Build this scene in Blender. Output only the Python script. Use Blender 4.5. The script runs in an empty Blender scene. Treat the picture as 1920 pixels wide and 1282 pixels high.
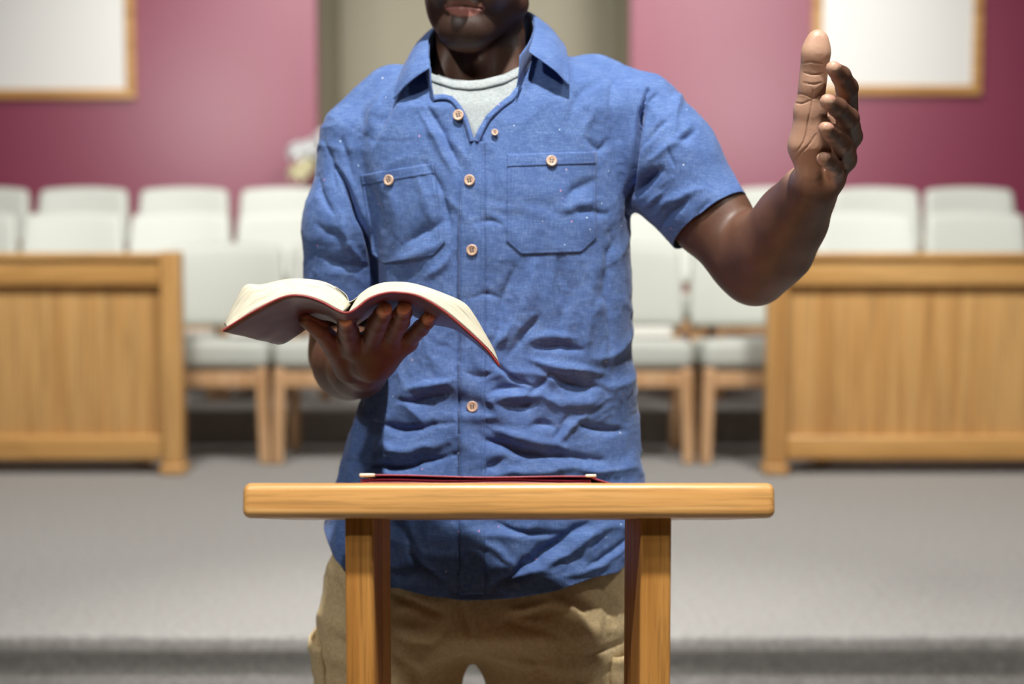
import bpy, bmesh, math, random
import numpy as np
from mathutils import Vector, Matrix
from mathutils.bvhtree import BVHTree
random.seed(7); RNG = np.random.default_rng(7)
SC = bpy.context.scene
COL = SC.collection
# ---------------------------------------------------------------- camera
CAMZ, PITCH, FPX = 1.27, math.radians(4.0), 1920*50/36
CP, SP = math.cos(PITCH), math.sin(PITCH)
def P(px, py, Y):
    """world point at depth Y seen at photo pixel (px,py)"""
    u, v = (px-960)/FPX, (641-py)/FPX
    d = np.array([u, CP+v*SP, -SP+v*CP]); t = Y/d[1]
    return np.array([0, 0, CAMZ])+t*d
def proj(V):
    """photo pixel of world points"""
    V = np.asarray(V); q = V-np.array([0, 0, CAMZ])
    zc = q[..., 1]*CP-q[..., 2]*SP; vy = q[..., 1]*SP+q[..., 2]*CP
    return 960+FPX*q[..., 0]/zc, 641-FPX*vy/zc
cam = bpy.data.cameras.new('camera'); camo = bpy.data.objects.new('camera', cam); COL.objects.link(camo)
camo.location = (0, 0, CAMZ); camo.rotation_euler = (math.pi/2-PITCH, 0, 0)
cam.lens = 50; cam.sensor_width = 36; cam.clip_end = 60
cam.dof.use_dof = True; cam.dof.focus_distance = 1.70; cam.dof.aperture_fstop = 2.5
SC.camera = camo
SC.view_settings.view_transform = 'Standard'; SC.view_settings.look = 'None'; SC.view_settings.gamma = 1
SC.view_settings.use_curve_mapping = False
SC.view_settings.exposure = 0.0
# ---------------------------------------------------------------- helpers
def newmesh(name, V, F, mat=None, parent=None, smooth=True):
    """F: list of index arrays (ngons as ndarray n x k, or list of such)"""
    me = bpy.data.meshes.new(name)
    Fs = F if isinstance(F, list) and len(F) and isinstance(F[0], np.ndarray) and F[0].ndim == 2 else [np.asarray(F)]
    V = np.asarray(V, dtype=np.float32)
    loops = np.concatenate([f.ravel() for f in Fs]).astype(np.int32)
    tot = np.concatenate([np.full(len(f), f.shape[1]) for f in Fs]).astype(np.int32)
    st = np.concatenate([[0], np.cumsum(tot)[:-1]]).astype(np.int32)
    me.vertices.add(len(V)); me.vertices.foreach_set('co', V.ravel())
    me.loops.add(len(loops)); me.loops.foreach_set('vertex_index', loops)
    me.polygons.add(len(tot)); me.polygons.foreach_set('loop_start', st); me.polygons.foreach_set('loop_total', tot)
    me.update(calc_edges=True); me.validate()
    if smooth: me.polygons.foreach_set('use_smooth', np.ones(len(me.polygons), dtype=bool))
    if mat: me.materials.append(mat)
    o = bpy.data.objects.new(name, me); COL.objects.link(o)
    if parent: o.parent = parent
    return o
def empty(name, loc=(0, 0, 0), rz=0):
    o = bpy.data.objects.new(name, None); COL.objects.link(o); o.location = loc; o.rotation_euler = (0, 0, rz)
    o.empty_display_size = .1
    return o
def tag(o, label=None, cat=None, group=None, kind=None):
    for k, v in (('label', label), ('category', cat), ('group', group), ('kind', kind)):
        if v: o[k] = v
    return o
def keep_world(o, parent):
    o.parent = parent; o.matrix_parent_inverse = Matrix.Translation(-Vector(parent.location))
def axis_pts(s, r, n):
    a = [-s+r*t for t in (0, .15, .4, .7, 1)]
    mid = list(np.linspace(-s+r, s-r, n+1))[1:-1]
    return np.array(a+mid+[-x for x in a[::-1]])
def rbox(size, r=.004, n=1, deform=None, loc=(0, 0, 0)):
    """rounded box surface grid; size full dims; n = interior divisions (int or 3)"""
    s = np.array(size)/2; r = min(r, s.min()*.98)
    ns = (n, n, n) if isinstance(n, int) else n
    ax = [axis_pts(s[i], r, ns[i]) for i in range(3)]
    V = []; F = []; base = 0
    for a in range(3):
        b, c = (a+1) % 3, (a+2) % 3
        for sg in (-1, 1):
            B, C = np.meshgrid(ax[b], ax[c], indexing='ij')
            p = np.zeros(B.shape+(3,)); p[..., a] = sg*s[a]; p[..., b] = B; p[..., c] = C
            q = np.clip(p, -(s-r), s-r); d = p-q
            L = np.linalg.norm(d, axis=-1, keepdims=True); L[L == 0] = 1
            p = q+d/L*r
            nb, nc = B.shape
            idx = base+np.arange(nb*nc).reshape(nb, nc)
            f = np.stack([idx[:-1, :-1], idx[1:, :-1], idx[1:, 1:], idx[:-1, 1:]], -1).reshape(-1, 4)
            if sg < 0: f = f[:, ::-1]
            V.append(p.reshape(-1, 3)); F.append(f); base += nb*nc
    V = np.concatenate(V); F = np.concatenate(F)
    k, inv = np.unique(np.round(V, 6), axis=0, return_inverse=True)
    inv = inv.ravel(); V = k; F = inv[F]
    if deform: V = deform(V)
    return V+np.array(loc), F
def join(parts):
    V = []; F = []; b = 0
    for v, f in parts:
        V.append(v); F.append(np.asarray(f)+b); b += len(v)
    return np.concatenate(V), np.concatenate(F)
def box(name, size, loc, mat, parent=None, r=.004, n=1, deform=None):
    V, F = rbox(size, r, n, deform, loc)
    return newmesh(name, V, F, mat, parent)
def catmull(pts, n):
    p = np.asarray(pts, float); p = np.vstack([2*p[0]-p[1], p, 2*p[-1]-p[-2]]); out = []
    m = len(p)-3
    for t in np.linspace(0, m, n):
        i = min(int(t), m-1); f = t-i; a, b, c, d = p[i:i+4]
        out.append(.5*(2*b+(c-a)*f+(2*a-5*b+4*c-d)*f*f+(3*b-a-3*c+d)*f**3))
    return np.array(out)
def gridfaces(n, m, off=0, flip=False):
    i = off+np.arange(n*m).reshape(n, m)
    f = np.stack([i[:-1, :-1], i[1:, :-1], i[1:, 1:], i[:-1, 1:]], -1).reshape(-1, 4)
    return f[:, ::-1] if flip else f
def sstep(a, b, x):
    t = np.clip((x-a)/(b-a), 0, 1); return t*t*(3-2*t)
# lattice noise -------------------------------------------------
LAT = RNG.random((64, 64, 64)).astype(np.float32)*2-1
def noise3(p):
    p = np.asarray(p, float); i = np.floor(p).astype(int); f = p-i; f = f*f*f*(f*(f*6-15)+10); i &= 63; j = (i+1) & 63
    x0, y0, z0 = i[..., 0], i[..., 1], i[..., 2]; x1, y1, z1 = j[..., 0], j[..., 1], j[..., 2]
    fx, fy, fz = f[..., 0], f[..., 1], f[..., 2]
    L = lambda a, b, t: a+(b-a)*t
    return L(L(L(LAT[x0, y0, z0], LAT[x1, y0, z0], fx), L(LAT[x0, y1, z0], LAT[x1, y1, z0], fx), fy),
             L(L(LAT[x0, y0, z1], LAT[x1, y0, z1], fx), L(LAT[x0, y1, z1], LAT[x1, y1, z1], fx), fy), fz)
# ---------------------------------------------------------------- materials
def mat(name, base=(.5, .5, .5), rough=.5, **kw):
    m = bpy.data.materials.new(name); m.use_nodes = True; b = m.node_tree.nodes['Principled BSDF']
    b.inputs['Base Color'].default_value = (*base, 1); b.inputs['Roughness'].default_value = rough
    for k, v in kw.items(): b.inputs[k].default_value = v
    return m
class NT:
    def __init__(s, m): s.t = m.node_tree; s.b = s.t.nodes['Principled BSDF']
    def n(s, typ, **kw):
        x = s.t.nodes.new(typ)
        for k, v in kw.items():
            if k.startswith('i_'): x.inputs[k[2:].replace('_', ' ')].default_value = v
            else: setattr(x, k, v)
        return x
    def l(s, a, b): s.t.links.new(a, b)
    def coord(s, scale=(1, 1, 1), kind='Object', rot=(0, 0, 0)):
        c = s.n('ShaderNodeTexCoord'); m = s.n('ShaderNodeMapping'); m.inputs['Scale'].default_value = scale
        m.inputs['Rotation'].default_value = rot
        s.l(c.outputs[kind], m.inputs['Vector']); return m.outputs[0]
    def noise(s, vec, scale, detail=4, rough=.55, dist=0):
        x = s.n('ShaderNodeTexNoise'); x.inputs['Scale'].default_value = scale; x.inputs['Detail'].default_value = detail
        x.inputs['Roughness'].default_value = rough; x.inputs['Distortion'].default_value = dist
        s.l(vec, x.inputs['Vector']); return x.outputs['Fac']
    def ramp(s, fac, stops):
        r = s.n('ShaderNodeValToRGB'); e = r.color_ramp.elements
        while len(e) < len(stops): e.new(.5)
        for i, (p, c) in enumerate(stops): e[i].position = p; e[i].color = (*c, 1) if len(c) == 3 else c
        s.l(fac, r.inputs[0]); return r.outputs[0]
    def mix(s, fac, a, b, mode='MIX'):
        x = s.n('ShaderNodeMix', data_type='RGBA', blend_type=mode)
        for sock, v in ((x.inputs[0], fac), (x.inputs[6], a), (x.inputs[7], b)):
            if hasattr(v, 'is_linked'): s.l(v, sock)
            else: sock.default_value = v if isinstance(v, (int, float)) else (*v, 1)
        return x.outputs[2]
    def bump(s, h, strength=.3, dist=.002, prev=None):
        x = s.n('ShaderNodeBump'); x.inputs['Strength'].default_value = strength; x.inputs['Distance'].default_value = dist
        s.l(h, x.inputs['Height'])
        if prev is not None: s.l(prev, x.inputs['Normal'])
        s.l(x.outputs[0], s.b.inputs['Normal']); return x.outputs[0]
    def math(s, op, a, b=None, c=None):
        x = s.n('ShaderNodeMath', operation=op)
        for i, v in enumerate((a, b, c)):
            if v is None: continue
            if hasattr(v, 'is_linked'): s.l(v, x.inputs[i])
            else: x.inputs[i].default_value = v
        return x.outputs[0]
    def attr(s, name):
        return s.n('ShaderNodeAttribute', attribute_name=name).outputs['Fac']
def wood(name, axis, c0, c1, c2, rough=.35, scale=1.0, seed=0, coat=.25):
    """oak: fine dark pores stretched along axis (0,1,2) over broad cathedral bands"""
    m = mat(name, c1, rough); t = NT(m)
    s1 = [26*scale]*3; s1[axis] = 1.1*scale
    s2 = [300*scale]*3; s2[axis] = 8*scale
    v1 = t.coord(tuple(s1)); v2 = t.coord(tuple(s2))
    w = t.noise(v1, 1.0, 3, .6, 1.2+seed); f = t.noise(v2, 1.0, 3, .6)
    c = t.ramp(w, [(.28, c0), (.46, c1), (.62, c2), (.72, c1)])
    c = t.mix(t.math('MULTIPLY', t.ramp(f, [(.38, (1, 1, 1)), (.5, (0, 0, 0))]), .45), c, tuple(x*.45 for x in c1))
    t.l(c, t.b.inputs['Base Color']); t.bump(f, .12, .001)
    t.b.inputs['Coat Weight'].default_value = coat; t.b.inputs['Coat Roughness'].default_value = .22
    return m
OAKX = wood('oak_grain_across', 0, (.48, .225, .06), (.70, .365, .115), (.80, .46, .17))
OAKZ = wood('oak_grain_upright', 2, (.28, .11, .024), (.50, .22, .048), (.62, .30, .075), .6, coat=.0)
OAKZ.node_tree.nodes['Principled BSDF'].inputs['Specular IOR Level'].default_value = .2
RAILX = wood('rail_oak_across', 0, (.38, .18, .045), (.60, .32, .095), (.68, .40, .145), .45, .5)
RAILZ = wood('rail_oak_upright', 2, (.38, .18, .05), (.58, .31, .10), (.66, .39, .145), .45, .28)
CHW = wood('chair_oak', 2, (.45, .24, .10), (.58, .34, .17), (.66, .42, .23), .45, 1)
def carpet(name, a, b):
    m = mat(name, a, .95); t = NT(m); v = t.coord()
    f = t.noise(v, 260, 3, .7); g = t.noise(v, 60, 4, .7)
    h = t.noise(v, 2.2, 3, .5)
    c = t.mix(t.ramp(f, [(.38, (0, 0, 0)), (.62, (1, 1, 1))]), a, b)
    c = t.mix(t.math('MULTIPLY', t.ramp(g, [(.35, (1, 1, 1)), (.6, (0, 0, 0))]), .5), c, tuple(x*.5 for x in a))
    c = t.mix(t.math('MULTIPLY', h, .25), c, tuple(x*.75 for x in b))
    t.l(c, t.b.inputs['Base Color']); t.bump(f, .6, .006)
    return m
CARPET = carpet('grey_carpet', (.24, .225, .21), (.50, .495, .475))
def paint(name, col, rough=.5, bumpy=.05):
    m = mat(name, col, rough); t = NT(m); v = t.coord()
    f = t.noise(v, 90, 3, .6)
    c = t.mix(t.math('MULTIPLY', t.noise(v, 1.5, 2), .15), col, tuple(x*.8 for x in col)); t.l(c, t.b.inputs['Base Color'])
    t.bump(f, bumpy, .002); return m
CRIMSON = paint('crimson_wall_paint', (.25, .034, .078), .40)
CRIMSON.node_tree.nodes['Principled BSDF'].inputs['Specular IOR Level'].default_value = .9
TAUPE = paint('taupe_wall_paint', (.33, .305, .225), .7)
WHITE = paint('white_board', (.88, .89, .86), .6)
CREAM = mat('chair_vinyl', (.53, .555, .505), .5); _t = NT(CREAM)
_t.bump(_t.noise(_t.coord(), 120, 3), .15, .002)
def chambray(name, uvstitch=None):
    m = mat(name, (.1, .2, .5), .85); t = NT(m)
    vh = t.coord((90, 90, 900)); vv = t.coord((900, 900, 90)); v0 = t.coord()
    h = t.noise(vh, 1, 3, .6); w = t.noise(vv, 1, 3, .6); big = t.noise(v0, 35, 4, .6)
    s = t.math('ADD', t.math('MULTIPLY', h, .5), t.math('MULTIPLY', w, .5))
    s = t.math('ADD', s, t.math('MULTIPLY', t.math('SUBTRACT', big, .5), .25))
    c = t.ramp(s, [(.28, (.040, .088, .245)), (.5, (.072, .142, .36)), (.72, (.175, .275, .50))])
    # coloured neps
    vo = t.n('ShaderNodeTexVoronoi'); vo.inputs['Scale'].default_value = 62; t.l(v0, vo.inputs['Vector'])
    dot = t.math('LESS_THAN', vo.outputs['Distance'], .07)
    wn = t.n('ShaderNodeTexWhiteNoise', noise_dimensions='3D'); t.l(vo.outputs['Position'], wn.inputs['Vector'])
    pick = t.math('GREATER_THAN', wn.outputs['Value'], .72)
    nep = t.ramp(wn.outputs['Value'], [(.72, (.75, .25, .55)), (.82, (.8, .4, .6)), (.86, (.55, .85, .95)), (.97, (.9, .9, .95))])
    c = t.mix(t.math('MULTIPLY', t.math('MULTIPLY', dot, pick), .8), c, nep)
    if uvstitch:
        uv = t.n('ShaderNodeUVMap'); sp = t.n('ShaderNodeSeparateXYZ'); t.l(uv.outputs[0], sp.inputs[0])
        # uv.x = distance (mm) to the nearest sewn edge, uv.y = run along it (mm)
        d = sp.outputs[0]; st = None
        for e in uvstitch:
            k = t.math('LESS_THAN', t.math('ABSOLUTE', t.math('SUBTRACT', d, e)), .45)
            st = k if st is None else t.math('MAXIMUM', st, k)
        da = t.math('LESS_THAN', t.math('FRACT', t.math('DIVIDE', sp.outputs[1], 3.0)), .7)
        c = t.mix(t.math('MULTIPLY', t.math('MULTIPLY', st, da), .75), c, (.03, .07, .22))
    t.l(c, t.b.inputs['Base Color']); t.bump(s, .25, .0008)
    t.b.inputs['Sheen Weight'].default_value = .15; t.b.inputs['Sheen Roughness'].default_value = .4
    return m
SHIRT = chambray('blue_chambray'); SHIRTS = chambray('stitched_chambray', (1.6, 6.0))
KHAKI = mat('khaki_cotton', (.40, .28, .11), .9); _t = NT(KHAKI)
_c = _t.ramp(_t.noise(_t.coord((1, 1, 1)), 220, 3), [(.3, (.46, .34, .17)), (.7, (.62, .49, .28))]); _t.l(_c, _t.b.inputs['Base Color'])
_t.bump(_t.noise(_t.coord((700, 700, 900)), 1, 2), .2, .0006)
TEE = mat('heather_grey_cotton', (.5, .55, .55), .9); _t = NT(TEE)
_c = _t.ramp(_t.noise(_t.coord((250, 250, 900)), 1, 3, .7), [(.35, (.27, .31, .32)), (.65, (.45, .49, .49))]); _t.l(_c, _t.b.inputs['Base Color'])
_t.bump(_t.noise(_t.coord((900, 900, 200)), 1, 2), .3, .0008)
BUTTON = mat('tan_button', (.68, .48, .35), .35)
THREAD = mat('button_thread', (.10, .09, .09), .8)
def skin():
    m = mat('skin', (.1, .05, .03), .5); t = NT(m); v = t.coord()
    n1 = t.noise(v, 14, 4, .6); n2 = t.noise(v, 420, 3, .6)
    c = t.ramp(n1, [(.3, (.085, .038, .022)), (.7, (.150, .071, .043))])
    pal = t.ramp(n1, [(.3, (.46, .255, .165)), (.7, (.61, .375, .26))])
    c = t.mix(t.attr('palm'), c, pal)
    c = t.mix(t.attr('beard'), c, (.018, .011, .009))
    c = t.mix(t.attr('lip'), c, (.36, .15, .125))
    c = t.mix(t.attr('nail'), c, (.50, .27, .20))
    c = t.mix(t.attr('crease'), c, (.12, .045, .025))
    t.l(c, t.b.inputs['Base Color']); t.bump(n2, .25, .0006)
    t.b.inputs['Subsurface Weight'].default_value = .06; t.b.inputs['Subsurface Radius'].default_value = (.008, .003, .0015)
    t.b.inputs['Roughness'].default_value = .48
    return m
SKIN = skin()
HAIR = mat('black_hair', (.012, .010, .009), .8)
PAGES = mat('page_edges', (.78, .74, .6), .7); _t = NT(PAGES)
_u = _t.n('ShaderNodeUVMap'); _m = _t.n('ShaderNodeMapping'); _m.inputs['Scale'].default_value = (5, 26, 1); _t.l(_u.outputs[0], _m.inputs[0])
_f = _t.noise(_m.outputs[0], 1, 4, .7)
_m2 = _t.n('ShaderNodeMapping'); _m2.inputs['Scale'].default_value = (9, 9, 1); _t.l(_u.outputs[0], _m2.inputs[0])
_g = _t.noise(_m2.outputs[0], 1, 4, .7)
_c = _t.mix(_t.math('MULTIPLY', _t.ramp(_g, [(.4, (0, 0, 0)), (.7, (1, 1, 1))]), .5), _t.ramp(_f, [(.3, (.26, .22, .14)), (.48, (.60, .57, .44)), (.7, (.76, .74, .62))]), (.66, .60, .42))
_t.l(_c, _t.b.inputs['Base Color']); _t.bump(_f, .5, .001)
PAPER = mat('white_paper', (.85, .84, .78), .7)
LEATHER = mat('burgundy_leather', (.055, .018, .022), .38); _t = NT(LEATHER)
_v = _t.coord(); _f = _t.noise(_v, 260, 4, .7)
_t.l(_t.mix(_t.noise(_v, 30, 3), (.05, .016, .018), (.11, .035, .04)), _t.b.inputs['Base Color']); _t.bump(_f, .35, .0006)
LEDGE = mat('red_leather_edge', (.30, .035, .04), .5)
REDF = mat('crimson_folder', (.27, .018, .055), .4); _t = NT(REDF); _t.bump(_t.noise(_t.coord(), 200, 3), .2, .0006)
# ================================================================ SETTING
STAGE = .35; EDGE_Y = 3.29; WALL_Y = 9.3
def struct(o): o['kind'] = 'structure'; return o
struct(box('floor', (14, 9.5, .1), (0, -.9, -.05), CARPET, r=.002))
struct(box('floor_stage', (14, WALL_Y-EDGE_Y+.3, .30), (0, (WALL_Y+EDGE_Y+.3)/2+.05, STAGE-.15-.0505), CARPET, r=.002))
# carpeted stage deck with its rounded overhanging nosing
struct(box('floor_stage_deck', (14, WALL_Y-EDGE_Y+.25, .05), (0, (WALL_Y+EDGE_Y+.25)/2, STAGE-.025), CARPET, r=.016, n=(1, 1, 1)))
struct(box('floor_riser', (14, 2.7, .16), (0, 6.45+1.35, STAGE+.08), CARPET, r=.008))
struct(box('floor_riser_upper', (14, 1.75, .16), (0, 7.42+.875, STAGE+.24), CARPET, r=.008))
# back wall in crimson, opening around a taupe recess
pw = 287.
xl, xr = (597-960)/pw, (1180-960)/pw
struct(box('wall_back_left', (7+xl, .15, 5.2), ((-7+xl)/2, WALL_Y+.075, 2.6), CRIMSON, r=.004))
struct(box('wall_back_right', (7-xr, .15, 5.2), ((7+xr)/2, WALL_Y+.075, 2.6), CRIMSON, r=.004))
struct(box('wall_recess_back', (xr-xl+.3, .1, 5.2), ((xl+xr)/2, WALL_Y+1.35, 2.6), TAUPE, r=.002))
struct(box('wall_recess_left', (.1, 1.2, 5.2), (xl-.05, WALL_Y+.75, 2.6), TAUPE, r=.002))
struct(box('wall_recess_right', (.1, 1.2, 5.2), (xr+.05, WALL_Y+.75, 2.6), TAUPE, r=.002))
struct(box('floor_recess', (xr-xl+.2, 1.35, .1), ((xl+xr)/2, WALL_Y+.68, STAGE+.27), CARPET, r=.002))
struct(box('wall_left', (.15, 16, 5.2), (-7.08, 2.7, 2.6), CRIMSON, r=.002))
struct(box('wall_right', (.15, 16, 5.2), (7.08, 2.7, 2.6), CRIMSON, r=.002))
# framed boards
def board(x0, x1, z0, z1, label):
    t = tag(empty('framed_board', ((x0+x1)/2, WALL_Y, z0)), label, 'board', 'framed boards on the crimson wall')
    cx, w, h = 0, x1-x0, z1-z0; f = .062
    box('panel', (w-2*f+.01, .02, h-2*f+.01), (0, -.018, h/2), WHITE, t, r=.002)
    V, F = join([rbox((w, .045, f), .008, loc=(0, -.0235, f/2)), rbox((w, .045, f), .008, loc=(0, -.0235, h-f/2)),
                 rbox((f, .045, h-f*2+.002), .008, loc=(-w/2+f/2, -.0235, h/2)), rbox((f, .045, h-f*2+.002), .008, loc=(w/2-f/2, -.0235, h/2))])
    newmesh('frame', V, F, RAILX, t)
board(-4.0, (263-960)/pw, P(0, 186, WALL_Y)[2], 3.75, 'large white board in an oak frame, left of the taupe recess')
board((1515-960)/pw, (1829-960)/pw, P(0, 179, WALL_Y)[2], 3.75, 'narrow white board in an oak frame, right of the taupe recess')
# ================================================================ OAK CHOIR RAILS
def rail(x0, x1, post_at, label):
    Y = 5.63; t = tag(empty('choir_rail', ((x0+x1)/2, Y, STAGE)), label, 'rail', 'oak choir rails in front of the chairs')
    w = x1-x0; sg = post_at; px = sg*(w/2-.04); L = w-.08
    cx = -sg*.04
    box('top_rail', (L, .07, .10), (cx, 0, .80), RAILX, t, r=.01)
    box('cap', (L, .10, .03), (cx, 0, .8655), RAILX, t, r=.01)
    box('panel', (L, .025, .62), (cx, .01, .44), RAILZ, t, r=.003)
    box('bottom_rail', (L, .06, .095), (cx, 0, .1055), RAILX, t, r=.01)
    box('post', (.08, .09, .845), (px, 0, .0401+.4225), RAILZ, t, r=.012)
    box('foot', (.10, .12, .042), (px, 0, .0215), RAILZ, t, r=.012)
    box('foot', (.06, .09, .057), (-px+.2*sg, 0, .029), RAILZ, t, r=.01)
rail(-3.2, -1.306, 1, 'blurred oak choir rail panel left of the man')
rail(1.008, 3.2, -1, 'blurred oak choir rail panel right of the man')
# ================================================================ CHAIRS
def make_chair():
    t = empty('choir_chair')
    def seat_def(V):
        V = V.copy(); V[:, 2] += .012*np.cos(np.clip(V[:, 0]/.27, -1, 1)*1.4)*np.cos(np.clip(V[:, 1]/.26, -1, 1)*1.2)*(V[:, 2] > 0)
        V[:, 2] += (V[:, 1])*-.05; return V
    box('seat', (.525, .50, .115), (0, .25, .445), CREAM, t, r=.038, n=8, deform=seat_def)
    def back_def(V):
        V = V.copy(); z = V[:, 2]+.18; x = V[:, 0]
        V[:, 0] *= 1-.06*np.clip(z/.36, 0, 1)**2
        V[:, 2] -= (x/.27)**2*.022*np.clip(z/.3, 0, 1)
        V[:, 1] += z*.16-.035*(1-(x/.27)**2)*-1
        return V
    box('backrest', (.535, .075, .37), (0, .43, .735), CREAM, t, r=.034, n=8, deform=back_def)
    for sx in (-1, 1):
        def taper(V):
            V = V.copy(); V[:, 1] *= 1-.25*(V[:, 2] < 0); V[:, 0] += sx*(.012*(V[:, 2] < 0)-.004); return V
        box('leg', (.048, .06, .40), (sx*.236, .035, .201), CHW, t, r=.01, deform=taper)
        def lean(V):
            V = V.copy(); V[:, 1] += np.clip(V[:, 2]+.1, 0, 1)*.14; return V
        box('leg', (.045, .05, .78), (sx*.236, .455, .391), CHW, t, r=.01, n=6, deform=lean)
        box('side_rail', (.03, .36, .06), (sx*.236, .245, .345), CHW, t, r=.008)
    box('apron', (.44, .03, .065), (0, .03, .352), CHW, t, r=.008)
    box('apron', (.44, .03, .065), (0, .455, .352), CHW, t, r=.008)
    return t
def dup(root):
    r = root.copy(); COL.objects.link(r)
    for ch in root.children:
        c = ch.copy(); COL.objects.link(c); c.parent = r
    return r
G1, G2, G3 = 'front row choir chairs', 'middle row choir chairs', 'back row choir chairs'
rows = [
 (5.84, STAGE, G1, [(-1.27, 'front row chair beside left choir rail, dark book on its seat'), (-.73, 'front row chair mostly hidden behind the open book'),
                    (.49, 'front row chair beside the man\'s hip, white paper on its seat'), (1.05, 'front row chair half hidden by the right choir rail, seat empty')]),
 (6.80, STAGE+.16, G2, [(-2.78, 'middle row chair cut off by the left edge of the photo'), (-2.235, 'middle row chair above the left choir rail, second from the left edge'),
                        (-1.69, 'middle row chair above the post end of the left choir rail'), (-1.145, 'middle row chair showing beside the man\'s sleeve above the open book'),
                        (.68, 'middle row chair seen below the armpit of the raised arm'), (1.24, 'middle row chair behind the elbow and forearm of the raised arm'),
                        (1.80, 'middle row chair above right choir rail, next to the forearm'), (2.36, 'middle row chair nearest the right edge of the photo')]),
 (7.76, STAGE+.32, G3, [(-3.04, 'back row chair cut off by the left edge, against crimson wall'), (-2.47, 'back row chair second from the left edge, against crimson wall'),
                        (-1.89, 'back row chair third from left edge, near the board corner'), (-1.31, 'back row chair partly behind the man\'s hanging sleeve'),
                        (1.525, 'back row chair peeking out behind the raised forearm'), (2.09, 'back row chair just right of raised wrist, under board'),
                        (2.635, 'back row chair nearest the right edge, against crimson wall')]),
]
proto = make_chair(); first = True
for Y, z, g, lst in rows:
    for x, lab in lst:
        c = proto if first else dup(proto); first = False
        c.location = (x, Y, z+.0005); tag(c, 'pale green upholstered '+lab, 'chair', g)
# things left on seats
bk = empty('hymnal', (-1.10, 6.08, STAGE+.5175)); bk.rotation_euler = (math.radians(-3), 0, .2); tag(bk, 'dark red book lying on the front row seat beside left rail', 'book')
box('cover', (.24, .17, .036), (0, 0, .018), LEATHER, bk, r=.004)
box('page_block', (.225, .158, .026), (0, -.0075, .018), PAPER, bk, r=.002)
pb = box('paper_booklet', (.16, .22, .03), (0, 0, .015), PAPER, r=.004); pb.location = (-1.37, 6.03, STAGE+.519); pb.rotation_euler = (math.radians(-3), 0, -.1)
tag(pb, 'white paper booklet on front row seat next to the left choir rail', 'booklet')
pb = box('paper_stack', (.24, .20, .045), (0, 0, .0225), PAPER, r=.004); pb.location = (.55, 6.05, STAGE+.519); pb.rotation_euler = (math.radians(-3), 0, .05)
tag(pb, 'white paper stack on front row seat right of the man\'s waist', 'paper')
# flowers on a stand behind the last row
fx, fy = -1.13, 8.98
st = tag(empty('flower_stand', (fx, fy, STAGE+.3205)), 'slim pale stand behind the man\'s shoulder, holding cream flowers', 'stand')
V, F = join([rbox((.28, .28, .03), .008, loc=(0, 0, .015)), rbox((.09, .09, .86), .01, loc=(0, 0, .455)), rbox((.3, .3, .03), .008, loc=(0, 0, .895))])
newmesh('pedestal', V, F, WHITE, st)
fl = tag(empty('flower_arrangement', (fx, fy, STAGE+.3205+.911)), 'blurred cream and white flower arrangement at the recess edge, behind the man\'s shoulder', 'flowers')
ang = np.linspace(0, 2*math.pi, 25)[:-1]
prof = [(.001, 0), (.055, 0), (.075, .05), (.07, .11), (.05, .15), (.06, .17)]
V = np.array([[r*math.cos(a), r*math.sin(a), z] for r, z in prof for a in ang]); n = len(ang)
F = [[i*n+j, i*n+(j+1) % n, (i+1)*n+(j+1) % n, (i+1)*n+j] for i in range(len(prof)-1) for j in range(n)]
newmesh('vase', V, np.array(F), WHITE, fl)
PETW = mat('white_petals', (.78, .80, .80), .7); PETY = mat('cream_petals', (.74, .70, .46), .7); LEAF = mat('dark_leaves', (.10, .16, .06), .6)
def bloom(r, mt, loc):
    V = []; F = []
    for k in range(26):
        th = math.acos(1-1.5*(k+.5)/26); ph = k*2.399
        d = np.array([math.sin(th)*math.cos(ph), math.sin(th)*math.sin(ph), math.cos(th)])
        e1 = np.cross(d, [0, 0, 1.01]); e1 /= np.linalg.norm(e1)+1e-9; e2 = np.cross(d, e1)
        s = r*.42; b = len(V)
        V += [d*r*.5, d*r*.95+e1*s-d*.2*s, d*r*1.08+e2*s, d*r*.95-e1*s-d*.2*s, d*r*.8-e2*s]
        F += [[b, b+1, b+2, b+3], [b, b+3, b+4, b+1]]
    newmesh('bloom', np.array(V)+loc, np.array(F), mt, fl)
for i, (dx, dy, dz, r) in enumerate([(-.20, 0, .25, .08), (-.20, -.04, .12, .07), (-.12, -.02, .27, .075), (-.02, -.06, .33, .08), (.09, 0, .31, .075), (-.15, -.03, .17, .06), (.02, -.1, .22, .07), (.13, -.04, .2, .065), (0, .08, .26, .07)]):
    bloom(r, PETY if i in (1, 5) else PETW, (dx, dy, dz))
V = []; F = []
for k in range(14):
    a = k*2.4; L = .15+.03*(k % 3); b = len(V); c, s = math.cos(a), math.sin(a)
    V += [[0, 0, .17], [c*L*.5-s*.03, s*L*.5+c*.03, .22], [c*L, s*L, .17], [c*L*.5+s*.03, s*L*.5-c*.03, .22]]; F.append([b, b+1, b+2, b+3])
newmesh('foliage', np.array(V), np.array(F), LEAF, fl)
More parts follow.
